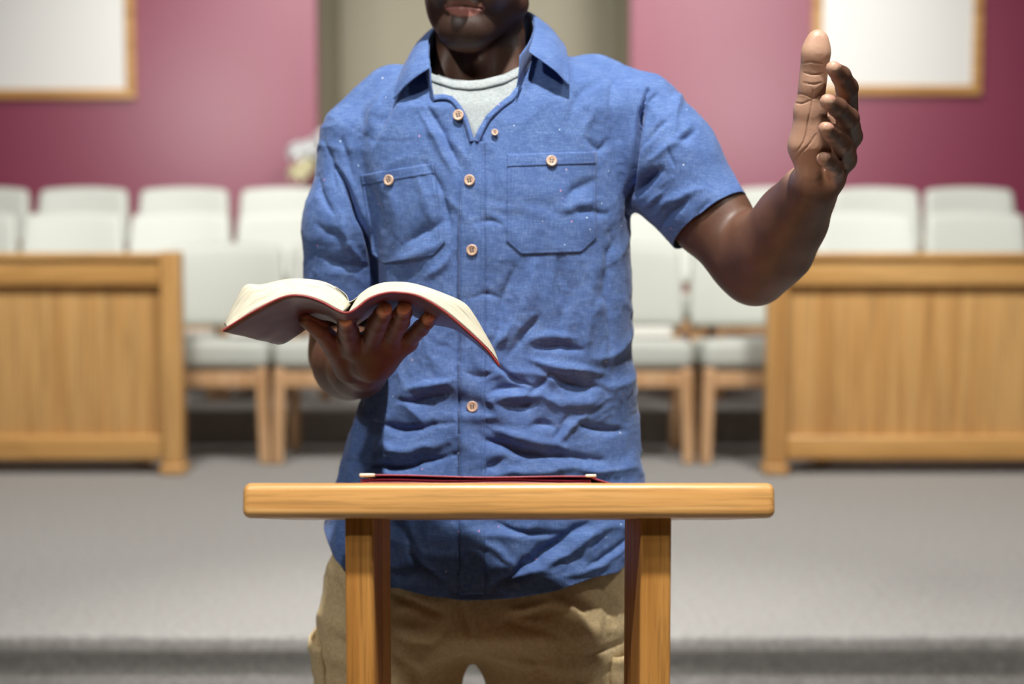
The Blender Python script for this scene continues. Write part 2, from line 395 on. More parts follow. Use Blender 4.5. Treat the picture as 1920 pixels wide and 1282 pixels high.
# ================================================================ LECTERN
TILT = math.radians(11.5)
LX = ((450+1458)/2-960)/(FPX/1.5)
zt = P(960, 905, 1.5)[2]; zb = P(960, 971, 1.5)[2]
le = tag(empty('lectern', (LX, 1.62, 0)), 'varnished oak lectern in front of the man, sloping top on two flat uprights', 'lectern')
wtop = 1008/(FPX/1.5)*1.001; th = (zt-zb)*.985
R = np.array([[1, 0, 0], [0, math.cos(-TILT), -math.sin(-TILT)], [0, math.sin(-TILT), math.cos(-TILT)]])
dep = .325
V, F = rbox((wtop, dep, th), .0085, (40, 20, 2), None, (0, dep/2, -th/2))
V[:, 1] += 0; V = V@R.T
V += np.array([0, 1.5-1.62, zt])
newmesh('top', V, F, OAKX, le)
pu = FPX/1.514; ups = [((643-960)/pu, (696.5-960)/pu), ((1204-960)/pu, (1262.5-960)/pu)]
for a, b in ups:
    def shear(V):
        V = V.copy(); top = V[:, 2] > 0
        V[top, 2] -= (V[top, 1]+.108)*math.tan(TILT); return V
    y0 = 1.514; zc = zt-th-.014*math.tan(TILT)+.006
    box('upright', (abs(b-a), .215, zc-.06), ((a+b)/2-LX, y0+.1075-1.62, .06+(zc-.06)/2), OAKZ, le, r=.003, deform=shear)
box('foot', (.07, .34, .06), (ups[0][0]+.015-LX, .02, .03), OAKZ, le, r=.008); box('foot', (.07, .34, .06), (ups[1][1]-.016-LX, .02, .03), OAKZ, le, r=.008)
box('crossbar', (.29, .03, .12), (-.007, .02, .25), OAKX, le, r=.004)
# thin red folder lying on the slope
def slope(x, y, h):  # x world, y distance back from the front edge, h above the top surface
    p = np.array([0, y, h])@R.T; return np.array([x, 1.5+p[1], zt+p[2]])
fo = tag(empty('folder', tuple(slope(0, .06, 0))), 'thin crimson folder lying on the oak lectern top', 'folder')
sc = FPX/1.53; x0 = (668-960)/sc; x1 = (1112-960)/sc; x2 = (1150-960)/sc
def sheet(name, prof, y0, y1, thick, mt, n=24):
    top = []; 
    for j, y in enumerate(np.linspace(y0, y1, 10)):
        for (x, h) in prof: top.append(slope(x, y, h))
    V = np.array(top); m = len(prof); F = gridfaces(10, m, flip=True)
    o = newmesh(name, V-np.array(fo.location), F, mt, fo)
    s = o.modifiers.new('thickness', 'SOLIDIFY'); s.thickness = thick; s.offset = -1; return o
xs = np.linspace(x0, x1, 26)
lower = [(x, .0024+.0005*math.sin(i*.5)) for i, x in enumerate(xs)]
upper = [(x, .0105-.0018*(i/25)+.0009*math.sin(i*.31+.6)) for i, x in enumerate(xs)]+[(x1+(x2-x1)*k/5, .0087-.0068*(k/5)**.9) for k in range(1, 6)]
sheet('cover', upper, .055, .30, .0016, REDF)
sheet('cover', lower, .055, .30, .0016, REDF)
sheet('insert', [(x0+(x1-x0)*k/12, .0058+.0008*math.sin(k)) for k in range(13)], .058, .297, .002, REDF)
CLIP = mat('pale_metal', (.75, .72, .6), .35, Metallic=.3)
def clipbox(xa, xb, h0, h1, nm, mt):
    V = np.array([slope(x, y, h) for x in (xa, xb) for y in (.0535, .085) for h in (h0, h1)])
    F = np.array([[0, 1, 3, 2], [4, 6, 7, 5], [0, 4, 5, 1], [2, 3, 7, 6], [1, 5, 7, 3], [0, 2, 6, 4]])
    o = newmesh(nm, V-np.array(fo.location), F, mt, fo, smooth=False); b = o.modifiers.new('b', 'BEVEL'); b.width = .0008; return o
clipbox(x0-.001, x0+.016, .0085, .0122, 'corner_clip', CLIP)['label'] = 'white metal corner clip'
clipbox(x1-.006, x1+.006, .0080, .0112, 'corner_clip', CLIP)['label'] = 'cream corner clip'
# ================================================================ IMPLICIT SURFACES
class Cap:
    """tapered capsule; flat=(axis, factor) squeezes it along an axis"""
    def __init__(s, a, b, ra, rb, flat=None):
        s.a, s.b, s.ra, s.rb = np.array(a, float), np.array(b, float), ra, rb
        s.flat = None if flat is None else (np.array(flat[0], float)/np.linalg.norm(flat[0]), flat[1])
        r = max(ra, rb)*(1 if flat is None else max(1, flat[1]))
        s.lo = np.minimum(s.a, s.b)-r; s.hi = np.maximum(s.a, s.b)+r
    def f(s, X, Y, Z, lo, hi):
        ba = s.b-s.a; L = max(ba@ba, 1e-12)
        t = np.clip(((X-s.a[0])*ba[0]+(Y-s.a[1])*ba[1]+(Z-s.a[2])*ba[2])/L, 0, 1)
        dx = X-s.a[0]-t*ba[0]; dy = Y-s.a[1]-t*ba[1]; dz = Z-s.a[2]-t*ba[2]
        k = 1
        if s.flat:
            n, q = s.flat; m = (dx*n[0]+dy*n[1]+dz*n[2])*(1/q-1); dx = dx+m*n[0]; dy = dy+m*n[1]; dz = dz+m*n[2]; k = min(1, q)
        return (np.sqrt(dx*dx+dy*dy+dz*dz)-(s.ra+t*(s.rb-s.ra)))*k
class Ell:
    def __init__(s, c, r, M=None):
        s.c, s.r = np.array(c, float), np.array(r, float); s.M = np.eye(3) if M is None else np.array(M, float)
        R = s.r.max(); s.lo = s.c-R; s.hi = s.c+R
    def f(s, X, Y, Z, lo, hi):
        x, y, z = X-s.c[0], Y-s.c[1], Z-s.c[2]; M = s.M
        q = [(M[i, 0]*x+M[i, 1]*y+M[i, 2]*z)/s.r[i] for i in range(3)]
        return (np.sqrt(q[0]**2+q[1]**2+q[2]**2)-1)*s.r.min()
class Loft:
    """stack of horizontal super-ellipses: rows (z, cx, a, cy, bfront, bback)"""
    def __init__(s, rows, n=2.3, grow=0, cap=True):
        r = np.array(sorted(rows, key=lambda q: q[0])); s.z = np.linspace(r[0, 0], r[-1, 0], 400)
        def sm(c):
            v = np.interp(s.z, r[:, 0], r[:, c]); k = np.hanning(23); k /= k.sum()
            return np.convolve(np.pad(v, 11, mode='edge'), k, mode='valid')
        s.cx, s.a, s.cy, s.bf, s.bb = [sm(c) for c in range(1, 6)]
        s.a, s.bf, s.bb = s.a+grow, s.bf+grow, s.bb+grow
        s.n = n; s.cap = cap
        s.lo = np.array([(s.cx-s.a).min(), (s.cy-s.bf).min(), s.z[0]]); s.hi = np.array([(s.cx+s.a).max(), (s.cy+s.bb).max(), s.z[-1]])
    def f(s, X, Y, Z, lo, hi):
        z = Z.ravel(); I = lambda v: np.interp(z, s.z, v).reshape(Z.shape)
        cx, a, cy, bf, bb = I(s.cx), I(s.a), I(s.cy), I(s.bf), I(s.bb)
        b = np.where(Y < cy, bf, bb)
        ga = np.abs(np.gradient(s.a, s.z)); ga = np.interp(z, s.z, ga).reshape(Z.shape)
        d = ((np.abs((X-cx)/a)**s.n+np.abs((Y-cy)/b)**s.n)**(1/s.n)-1)*np.minimum(a, b)/np.sqrt(1+ga**2)
        if s.cap: d = np.maximum(d, np.maximum(Z-s.z[-1], s.z[0]-Z))
        return d
BIG = 9.
class Grp:
    def __init__(s, k, *ch):
        s.k = k; s.ch = [c for c in ch if c is not None]
        s.lo = np.min([c.lo for c in s.ch], 0)-k; s.hi = np.max([c.hi for c in s.ch], 0)+k
    def f(s, X, Y, Z, lo, hi):
        d = None; m = s.k+.06
        for c in s.ch:
            if np.any(c.lo-m > hi) or np.any(c.hi+m < lo): continue
            e = c.f(X, Y, Z, lo, hi)
            if e is None: continue
            if d is None: d = e; continue
            if s.k > 0:
                h = np.maximum(s.k-np.abs(d-e), 0)/s.k; d = np.minimum(d, e)-h*h*s.k*.25
            else: d = np.minimum(d, e)
        return d
def polygonise(field, h, B=28):
    lo = field.lo-3*h; hi = field.hi+3*h; n = np.ceil((hi-lo)/h).astype(int)+2
    N1, N2 = int(n[1])+2, int(n[2])+2
    KV = []; KP = []; KF = []
    R = h*B*.5*math.sqrt(3)
    for bi in range(0, n[0], B):
        for bj in range(0, n[1], B):
            for bk in range(0, n[2], B):
                o = np.array([bi, bj, bk]); c = lo+(o+B/2)*h
                g = [np.array([[[v]]]) for v in c]
                d = field.f(g[0], g[1], g[2], c-R, c+R)
                if d is None or d[0, 0, 0] > R*1.35+.012: continue
                ax = [lo[i]+(o[i]+np.arange(-1, B+1))*h for i in range(3)]
                # sample lattice shifted by one so every quad finds its four cells
                X, Y, Z = ax[0][:, None, None], ax[1][None, :, None], ax[2][None, None, :]
                X, Y, Z = np.broadcast_arrays(X, Y, Z)
                D = field.f(X, Y, Z, c-R, c+R)
                if D is None: continue
                S = D < 0
                if S.all() or not S.any(): continue
                # cells: index (i,j,k) for i in 0..B  -> global o-1+i
                cs = S[:-1, :-1, :-1].astype(np.int8)
                for a, b_, c_ in ((1, 0, 0), (0, 1, 0), (1, 1, 0), (0, 0, 1), (1, 0, 1), (0, 1, 1), (1, 1, 1)):
                    cs = cs+S[a:S.shape[0]-1+a, b_:S.shape[1]-1+b_, c_:S.shape[2]-1+c_]
                act = (cs > 0) & (cs < 8); I = np.argwhere(act)
                if len(I) == 0: continue
                acc = np.zeros((len(I), 3)); cnt = np.zeros(len(I))
                cor = [(a, b_, c_) for a in (0, 1) for b_ in (0, 1) for c_ in (0, 1)]
                val = {q: D[I[:, 0]+q[0], I[:, 1]+q[1], I[:, 2]+q[2]] for q in cor}
                for q in cor:
                    for a in range(3):
                        if q[a] == 0:
                            r = list(q); r[a] = 1; r = tuple(r); v0, v1 = val[q], val[r]; x = (v0 < 0) != (v1 < 0)
                            t = np.where(x, v0/np.where(x, v0-v1, 1), 0); p = np.array(q, float)[None].repeat(len(I), 0); p[:, a] = t
                            acc[x] += p[x]; cnt[x] += 1
                pos = lo+(o-1+I+acc/cnt[:, None])*h
                key = lambda J: ((J[:, 0]+2)*(N1+4)+(J[:, 1]+2))*(N2+4)+(J[:, 2]+2)
                KV.append(key(o-1+I)); KP.append(pos)
                for a in range(3):
                    b_, c_ = (a+1) % 3, (a+2) % 3
                    sl0 = [slice(1, B+1)]*3; sl1 = list(sl0); sl1[a] = slice(2, B+2)
                    # edges start at global o+.. (local 1..B-? ) and must own their sample
                    sl0 = [slice(1, B+1)]*3
                    A0 = S[1:B+1, 1:B+1, 1:B+1]
                    s1 = [slice(1, B+1)]*3; s1[a] = slice(2, B+2)
                    A1 = S[tuple(s1)]
                    m = [min(A0.shape[i], A1.shape[i]) for i in range(3)]
                    A0 = A0[:m[0], :m[1], :m[2]]; A1 = A1[:m[0], :m[1], :m[2]]
                    E = np.argwhere(A0 != A1)
                    if len(E) == 0: continue
                    inside = A0[E[:, 0], E[:, 1], E[:, 2]]
                    G = o+E
                    ub = np.zeros(3, int); ub[b_] = 1; uc = np.zeros(3, int); uc[c_] = 1
                    q = np.stack([key(G-ub-uc), key(G-uc), key(G), key(G-ub)], 1)
                    q[~inside] = q[~inside][:, ::-1]
                    KF.append(q)
    KV = np.concatenate(KV); KP = np.concatenate(KP); KF = np.concatenate(KF)
    k, ix = np.unique(KV, return_index=True); V = KP[ix]
    F = np.searchsorted(k, KF); ok = (F < len(k)).all(1); F = np.where(F < len(k), F, 0)
    ok &= (k[F] == KF).all(1); F = F[ok]
    return V, F
# NB lattice axis: local index 0 = global o-1; blocks step B so local 1..B are the owned samples
def relax(V, F, it=2, lam=.5):
    n = len(V); k = F.shape[1]
    for _ in range(it):
        A = np.zeros_like(V); c = np.zeros(n)
        for i in range(k):
            a, b = F[:, i], F[:, (i+1) % k]
            for q in range(3):
                A[:, q] += np.bincount(a, V[b, q], n)+np.bincount(b, V[a, q], n)
            c += np.bincount(a, minlength=n)+np.bincount(b, minlength=n)
        V = V+lam*(A/np.maximum(c, 1)[:, None]-V)
    return V
def normals(V, F):
    if F.shape[1] == 4: nf = np.cross(V[F[:, 2]]-V[F[:, 0]], V[F[:, 3]]-V[F[:, 1]])
    else: nf = np.cross(V[F[:, 1]]-V[F[:, 0]], V[F[:, 2]]-V[F[:, 0]])
    N = np.zeros_like(V)
    for i in range(F.shape[1]):
        for q in range(3): N[:, q] += np.bincount(F[:, i], nf[:, q], len(V))
    return N/np.maximum(np.linalg.norm(N, axis=1, keepdims=True), 1e-12)
def clip(V, T, g):
    """keep the part of a triangle mesh where g<0, cutting triangles exactly"""
    s = g[T] < 0; c = s.sum(1); keep = T[c == 3]; mixed = T[(c > 0) & (c < 3)]
    V = list(map(tuple, V)); E = {}; out = []
    def cut(a, b):
        k = (a, b) if a < b else (b, a)
        if k not in E:
            t = g[k[0]]/(g[k[0]]-g[k[1]]); p, q = V[k[0]], V[k[1]]
            E[k] = len(V); V.append(tuple(p[i]+t*(q[i]-p[i]) for i in range(3)))
        return E[k]
    for tri in mixed:
        ins = [g[v] < 0 for v in tri]; poly = []
        for i in range(3):
            a, b = int(tri[i]), int(tri[(i+1) % 3])
            if ins[i]: poly.append(a)
            if ins[i] != ins[(i+1) % 3]: poly.append(cut(a, b))
        for i in range(1, len(poly)-1): out.append((poly[0], poly[i], poly[i+1]))
    T = np.concatenate([keep, np.array(out, int).reshape(-1, 3)]); V = np.array(V)
    used = np.unique(T); m = np.full(len(V), -1); m[used] = np.arange(len(used))
    return V[used], m[T]
def tri(F): return np.concatenate([F[:, [0, 1, 2]], F[:, [0, 2, 3]]])
def largest(V, T):
    """drop stray islands"""
    n = len(V); lab = np.arange(n)
    for _ in range(400):
        new = lab.copy()
        for i in range(3):
            a, b = T[:, i], T[:, (i+1) % 3]; m = np.minimum(new[a], new[b])
            np.minimum.at(new, a, m); np.minimum.at(new, b, m)
        new = new[new]; new = new[new]
        if (new == lab).all(): break
        lab = new
    l, c = np.unique(lab[T[:, 0]], return_counts=True); k = l[c.argmax()]; T = T[lab[T[:, 0]] == k]
    used = np.unique(T); m = np.full(n, -1); m[used] = np.arange(len(used)); return V[used], m[T]
def segdist(px, py, pts):
    """distance to polyline in px and parameter 0..1"""
    best = np.full(px.shape, 1e9); par = np.zeros(px.shape); m = len(pts)-1
    for i in range(m):
        (x0, y0), (x1, y1) = pts[i], pts[i+1]; dx, dy = x1-x0, y1-y0; t = np.clip(((px-x0)*dx+(py-y0)*dy)/(dx*dx+dy*dy+1e-9), 0, 1)
        d = np.hypot(px-x0-t*dx, py-y0-t*dy); b = d < best; best = np.where(b, d, best); par = np.where(b, (i+t)/m, par)
    return best, par
def polysd(px, py, poly):
    """signed distance (px) to a closed polygon, negative inside"""
    d, _ = segdist(px, py, list(poly)+[poly[0]]); ins = np.zeros(px.shape, bool); n = len(poly)
    for i in range(n):
        (x0, y0), (x1, y1) = poly[i], poly[(i+1) % n]
        c = (y0 > py) != (y1 > py)
        ins ^= c & (px < (x1-x0)*(py-y0)/((y1-y0) if y1 != y0 else 1e-9)+x0)
    return np.where(ins, -d, d)
# ================================================================ THE MAN
MY = 2.0
def Z(y, Y=MY): return P(960, y, Y)[2]
def row(y, l, r, cy, bf, bb, Y=MY):
    a = P(l, y, Y); b = P(r, y, Y); return (a[2], (a[0]+b[0])/2, (b[0]-a[0])/2, cy, bf, bb)
torso_rows = [row(52, 825, 992, 2.035, .060, .07), row(84, 815, 1010, 2.03, .066, .075), row(108, 795, 1080, 2.03, .078, .082), row(134, 755, 1140, 2.025, .090, .090),
    row(166, 708, 1205, 2.02, .104, .104), row(205, 668, 1225, 2.015, .116, .118), row(260, 662, 1205, 2.01, .122, .125), row(340, 676, 1188, 2.005, .130, .128),
    row(440, 704, 1182, 2.0, .131, .122), row(540, 714, 1184, 2.0, .128, .116), row(640, 706, 1187, 2.0, .128, .113), row(740, 682, 1195, 2.0, .131, .118),
    row(840, 650, 1204, 2.0, .137, .130), row(920, 628, 1210, 2.0, .142, .137), row(1000, 604, 1213, 2.0, .146, .140), row(1135, 600, 1208, 2.0, .148, .140)]
# --- joints
S_R = P(665, 262, 2.02); E_R = P(640, 672, 2.075); W_R = P(684, 690, 1.845)
S_L = P(1200, 235, 2.0); E_L = P(1424, 502, 1.90); W_L = P(1528, 345, 1.755)
NECK = P(905, 165, 2.03); HEADB = P(895, 30, 2.02)
# --- shirt surface
sleeveR = Grp(.03, Cap(P(675, 268, 2.01), P(650, 420, 2.005), .058, .056), Cap(P(650, 420, 2.005), P(637, 640, 2.035), .056, .056))
sleeveL = Grp(.03, Cap(P(1192, 236, 1.995), P(1252, 312, 1.970), .073, .069), Cap(P(1252, 312, 1.970), P(1362, 450, 1.93), .069, .0585))
def shirt_fold_mask(): pass
SHF = Grp(.009, Loft(torso_rows, 2.35), sleeveL, sleeveR, Grp(.03, Cap(P(740, 192, 2.02), P(680, 250, 2.02), .05, .052), Cap(P(1110, 178, 2.02), P(1190, 222, 2.01), .055, .062)))
V, F = polygonise(SHF, .0022); V = relax(V, F, 3)
T = tri(F)
px, py = proj(V)
N = normals(V, T)
# cloth folds: (pixel polyline, half width px, depth mm; negative = valley)
FOLDS = [([(742, 176), (722, 215), (699, 262)], 11, -5), ([(718, 180), (700, 215), (680, 255)], 10, 3), ([(802, 200), (830, 248), (862, 312)], 7, -4.5), ([(790, 215), (818, 262), (846, 320)], 9, 3),
 ([(796, 305), (822, 345), (838, 400), (842, 450)], 9, -4), ([(780, 330), (800, 380), (812, 430)], 10, 2.5), ([(758, 462), (790, 440), (826, 414)], 15, -5), ([(735, 490), (780, 478), (830, 452)], 10, 3),
 ([(626, 312), (648, 345), (672, 400), (694, 450), (704, 520), (712, 600)], 5, -22), ([(640, 262), (652, 300), (660, 338)], 9, -4), ([(606, 262), (618, 300), (630, 352)], 7, -3), ([(594, 330), (606, 372), (626, 402)], 7, -3.5),
 ([(640, 400), (650, 450), (676, 490)], 10, 4), ([(590, 420), (620, 440), (660, 450)], 12, -2.5), ([(600, 480), (640, 500), (690, 502)], 10, -3),
 ([(710, 330), (740, 380), (746, 440)], 12, 2.5), ([(688, 340), (704, 380), (718, 430)], 9, -4),
 ([(1214, 168), (1203, 216), (1190, 285), (1181, 345), (1180, 405)], 5, -24), ([(859, 318), (860, 500), (860, 700), (860, 905)], 4, -4.5), ([(812, 262), (700, 262), (640, 220)], 6, -.5), ([(1232, 176), (1215, 196), (1206, 222)], 7, -4), ([(1222, 205), (1232, 235), (1208, 290)], 9, 3),
 ([(1266, 264), (1282, 258), (1299, 246)], 9, -5), ([(1258, 210), (1272, 186), (1262, 246)], 9, 4), ([(1190, 368), (1212, 340), (1242, 322)], 12, -12), ([(1210, 388), (1240, 356), (1262, 336)], 7, 4), ([(1228, 366), (1244, 352), (1260, 338)], 6, -4),
 ([(1250, 272), (1256, 292), (1266, 314)], 4, -2.5), ([(1206, 276), (1228, 250), (1254, 224)], 6, -3.5), ([(1222, 300), (1262, 268), (1290, 236)], 9, 3), ([(1240, 425), (1262, 398), (1292, 374)], 8, -4), ([(1230, 400), (1262, 372), (1318, 352)], 9, 3),
 ([(1296, 440), (1310, 400), (1330, 378)], 8, -3), ([(1062, 368), (1086, 352), (1112, 340)], 14, -4), ([(1040, 392), (1076, 390), (1120, 372)], 10, 2), ([(1066, 400), (1100, 396), (1140, 400)], 10, -3),
 ([(1100, 262), (1128, 282), (1142, 262)], 10, -3), ([(1124, 150), (1086, 186), (1070, 240)], 14, -3), ([(1110, 200), (1096, 260), (1110, 330)], 16, 3), ([(1172, 120), (1148, 180), (1156, 260)], 10, -2.5),
 ([(1003, 498), (992, 550), (976, 612)], 18, 4), ([(962, 500), (944, 562), (930, 640)], 12, -4), ([(1052, 496), (1060, 560), (1046, 640)], 16, -3), ([(1098, 490), (1110, 560), (1104, 640)], 16, 3), ([(1150, 440), (1140, 540), (1150, 660)], 14, -4),
 ([(1003, 653), (1048, 650), (1093, 656)], 9, -5), ([(984, 640), (1030, 630), (1080, 634)], 9, 3), ([(1036, 700), (1073, 719), (1140, 732)], 14, -10), ([(1000, 676), (1050, 690), (1130, 700)], 11, 6), ([(990, 744), (1012, 722), (1036, 700)], 7, -4.5), ([(1030, 748), (1080, 756), (1130, 752)], 14, 4),
 ([(967, 766), (984, 760), (1008, 759)], 8, -5), ([(992, 799), (1016, 795), (1042, 800)], 9, -5.5), ([(1088, 792), (1124, 805), (1172, 806)], 10, -6), ([(1046, 830), (1070, 800), (1100, 780)], 9, 4), ([(1040, 820), (1056, 802), (1064, 780)], 6, -3),
 ([(912, 828), (950, 836), (1000, 850), (1130, 862)], 12, -9), ([(930, 806), (980, 822), (1060, 838)], 12, 5), ([(948, 862), (926, 874), (906, 886)], 9, -5), ([(930, 890), (1000, 884), (1100, 876)], 12, 5),
 ([(926, 680), (960, 708), (998, 724)], 6, -5), ([(916, 738), (950, 726), (984, 728)], 8, -4.5), ([(910, 755), (950, 748), (1000, 740)], 9, 3), ([(964, 606), (946, 630), (930, 656)], 9, 3), ([(1010, 590), (990, 618), (952, 668)], 9, -3.5),
 ([(745, 752), (782, 752), (842, 735)], 8, -5), ([(770, 728), (810, 726), (850, 712)], 10, 4), ([(650, 862), (700, 872), (760, 872), (856, 852)], 11, -7), ([(690, 830), (760, 846), (840, 826)], 12, 5), ([(700, 790), (760, 806), (850, 792)], 10, -5),
 ([(1100, 984), (1040, 1020), (980, 1066), (928, 1100)], 13, -9), ([(1130, 990), (1080, 1024), (1016, 1070)], 12, 5), ([(940, 985), (980, 1000), (1050, 1000)], 9, -5), ([(1092, 1066), (1136, 1042), (1190, 1000)], 6, -3.5), ([(1060, 1080), (1120, 1060), (1180, 1022)], 9, 3),
 ([(870, 990), (866, 1040), (860, 1100)], 10, -3), ([(760, 1000), (780, 1050), (830, 1090)], 12, -5), ([(690, 905), (740, 940), (770, 1000)], 14, 4), ([(640, 950), (660, 990), (720, 1020)], 10, -4), ([(880, 1010), (930, 1030), (960, 1060)], 10, 3),
 ([(880, 420), (920, 412), (945, 424)], 6, -2), ([(876, 560), (912, 552), (940, 560)], 6, -2), ([(872, 700), (900, 706), (940, 694)], 6, -2), ([(800, 520), (830, 500), (850, 470)], 10, 3)]
disp = np.zeros(len(V)); front = sstep(.15, -.25, N[:, 1])
for pts, hw, dep in FOLDS:
    x0, x1 = min(p[0] for p in pts)-3*hw, max(p[0] for p in pts)+3*hw; y0, y1 = min(p[1] for p in pts)-3*hw, max(p[1] for p in pts)+3*hw
    sel = np.where((px > x0) & (px < x1) & (py > y0) & (py < y1) & (front > 0))[0]
    wob = noise3(np.stack([px[sel]/24, py[sel]/24, np.full(len(sel), 3.3)], 1))*hw*.4
    c = [tuple(q) for q in catmull(pts, 14)]
    d, t = segdist(px[sel]+wob, py[sel]+wob*.7, c)
    wd = hw*(.55+.45*np.sin(np.pi*np.clip(t, .05, .95)))
    prof = np.exp(-(d/wd)**2*1.3) if dep > 0 else np.exp(-np.abs(d/wd)**1.5*1.4)
    disp[sel] += dep*.0015*prof*front[sel]*(.25+.75*np.sin(np.pi*np.clip(t, .03, .97)))
low = sstep(520, 720, py)*.8+.2
q = V*np.array([15, 13, 22]); r1 = 1-np.abs(noise3(q+noise3(V*8)[:, None]*1.2))*2
q = V*np.array([62, 40, 78]); r2 = 1-np.abs(noise3(q+5+noise3(V*20)[:, None]*1.2))*2
disp += (.0026*low+.0012)*(r1-.4)+(.0004*low+.0002)*(r2-.4)+.0003*noise3(V*150)
disp += .004*noise3(V*np.array([9, 9, 6])+11)
V = V+N*disp[:, None]; V = relax(V, T, 1, .35)
px, py = proj(V)
# --- cuts: hem, cuffs, neck opening
hx = [560, 607, 640, 700, 760, 810, 870, 960, 1040, 1100, 1150, 1180, 1213, 1260]; hy = [975, 984, 1036, 1078, 1098, 1110, 1116, 1112, 1100, 1082, 1056, 1034, 988, 975]
hp = P(0, 0, MY); hX = [P(a, 900, MY)[0] for a in hx]; hZ = [P(a, b, 1.88 if 0 < i < 13 and 700 < a < 1150 else 1.95)[2] for i, (a, b) in enumerate(zip(hx, hy))]
zhem = np.interp(V[:, 0], hX, hZ)
V, T = clip(V, T, zhem-V[:, 2])
ca = P(1335, 412, 1.942); cd = P(1362, 450, 1.93)-P(1255, 305, 1.975); cd /= np.linalg.norm(cd)
g = np.where((V[:, 0] > P(1215, 400, 1.95)[0]), (V-ca)@cd, -1.); V, T = clip(V, T, g)
g = np.where(V[:, 0] < P(700, 500, 2.0)[0], P(633, 588, 2.0)[2]-V[:, 2], -1.)
lowR = (V[:, 0] < P(690, 600, 2.04)[0]) & (V[:, 2] < P(633, 540, 2.0)[2]) & (V[:, 2] > P(633, 735, 2.0)[2])
d_sl = Cap(P(650, 420, 2.005), P(637, 640, 2.035), .056, .056).f(V[:, 0], V[:, 1], V[:, 2], None, None)
d_to = Loft(torso_rows, 2.35).f(V[:, 0], V[:, 1], V[:, 2], None, None)
g = np.where((d_sl < d_to) & (V[:, 2] < P(633, 520, 2.0)[2]) & (V[:, 2] > P(633, 760, 2.0)[2]), P(633, 588, 2.0)[2]-V[:, 2], -1.)
V, T = clip(V, T, g)
OPEN = [(806, 40), (806, 127), (812, 178), (830, 176), (848, 180), (864, 197), (874, 218), (884, 246), (888, 262), (896, 243), (912, 216), (934, 195), (956, 178), (970, 160), (976, 130), (974, 103), (992, 96), (1002, 40), (960, 0), (840, 0)]
px, py = proj(V); sd = polysd(px, py, OPEN)
g = np.where(V[:, 1] < 2.0, -sd*.00075, -1.); 
ring = V[:, 2]-(Z(88)+(V[:, 1]-2.0)*.28)        # back of the neckline
g = np.maximum(g, np.where(V[:, 1] >= 2.0, ring, -1.))
V, T = clip(V, T, g); V, T = largest(V, T)
man = tag(empty('person', (0, 2.0, 0)), 'man in blue short-sleeved shirt behind the lectern, one hand raised, the other under a book', 'person')
def part(name, V, F, m, parent=None, smooth=True):
    o = newmesh(name, V-np.array([0, 2.0, 0]), F, m, parent or man, smooth)
    return o
# crumpled hem and cuff edges get a folded thickness
shirt = part('shirt', V, T, SHIRT); shirt['label'] = 'blue chambray shirt with coloured flecks'
so = shirt.modifiers.new('cloth', 'SOLIDIFY'); so.thickness = .0016; so.offset = -1
SBV = BVHTree.FromPolygons(V.tolist(), T.tolist())
def hit(px, py, dy=0.0):
    """first shirt point behind a pixel, lifted dy along its normal"""
    a = P(px, py, .5); b = P(px, py, 2.6); d = b-a; d /= np.linalg.norm(d)
    r = SBV.ray_cast(Vector(a), Vector(d))
    if r[0] is None: return None
    n = np.array(r[1]);
    if n@d > 0: n = -n
    return np.array(r[0])+n*dy, n
def drape(name, fn, nu, nv, lift, thick, m, edges=(1, 1, 1, 1), wmm=None):
    """cloth patch: fn(u,v)->pixel, laid on the shirt; edges = which sides carry stitches (u0,u1,v0,v1)"""
    V = []; last = None
    for i in range(nu):
        for j in range(nv):
            h = hit(*fn(i/(nu-1), j/(nv-1)), lift)
            if h is None or h[0][1] > 1.96:
                q = fn(i/(nu-1), j/(nv-1)); h = None
                for e in range(2, 60, 3):
                    h = hit(q[0]+e*.3, q[1]+e, lift)
                    if h is not None and h[0][1] < 1.96: break
                if h is not None: h = (P(q[0], q[1], h[0][1]), h[1])
                else: h = last
            last = h; V.append(h[0])
    V = np.array(V).reshape(nu, nv, 3)
    for _ in range(2):
        W = V.copy(); W[1:-1, 1:-1] = .5*V[1:-1, 1:-1]+.125*(V[2:, 1:-1]+V[:-2, 1:-1]+V[1:-1, 2:]+V[1:-1, :-2]); V = W
    du = np.concatenate([[0], np.cumsum(np.linalg.norm(np.diff(V[:, nv//2], axis=0), axis=1))])*1000
    dv = np.concatenate([[0], np.cumsum(np.linalg.norm(np.diff(V[nu//2], axis=0), axis=1))])*1000
    o = part(name, V.reshape(-1, 3), gridfaces(nu, nv), m, shirt)
    uvl = o.data.uv_layers.new(name='UVMap')
    li = np.zeros(len(o.data.loops), int); o.data.loops.foreach_get('vertex_index', li)
    i, j = li//nv, li % nv; D = np.stack([du[i], du[-1]-du[i], dv[j], dv[-1]-dv[j]]); 
    for k in range(4):
        if not edges[k]: D[k] = 999
    a = D.min(0); k = D.argmin(0); run = np.where(k < 2, dv[j], du[i])
    uvl.data.foreach_set('uv', np.stack([a, run], 1).astype(np.float32).ravel())
    s = o.modifiers.new('cloth', 'SOLIDIFY'); s.thickness = thick; s.offset = 1 if False else 0
    return o
o = drape('placket', lambda u, v: (lambda y: (lambda xl: (xl+u*(910-xl), y))(float(np.interp(y, [266, 290, 322, 360, 420], [887, 877, 869, 864, 862]))))(266+v*(1114-266)), 20, 260, .0022, .0016, SHIRTS, (1, 1, 0, 0))
def pocket(x0, x1, y0, y1, sk0, sk1, cut):
    def fn(u, v):
        yb = y1-cut*max(0, abs(u-.5)*2-.66)/.34
        return (x0+(x1-x0)*u+sk0*v, y0+(yb-y0)*v+sk1*u)
    return drape('pocket', fn, 64, 74, .0011, .0009, SHIRTS)
pocket(676, 812, 328, 498, 22, -22, 22); pocket(950, 1117, 290, 478, 0, -6, 26)
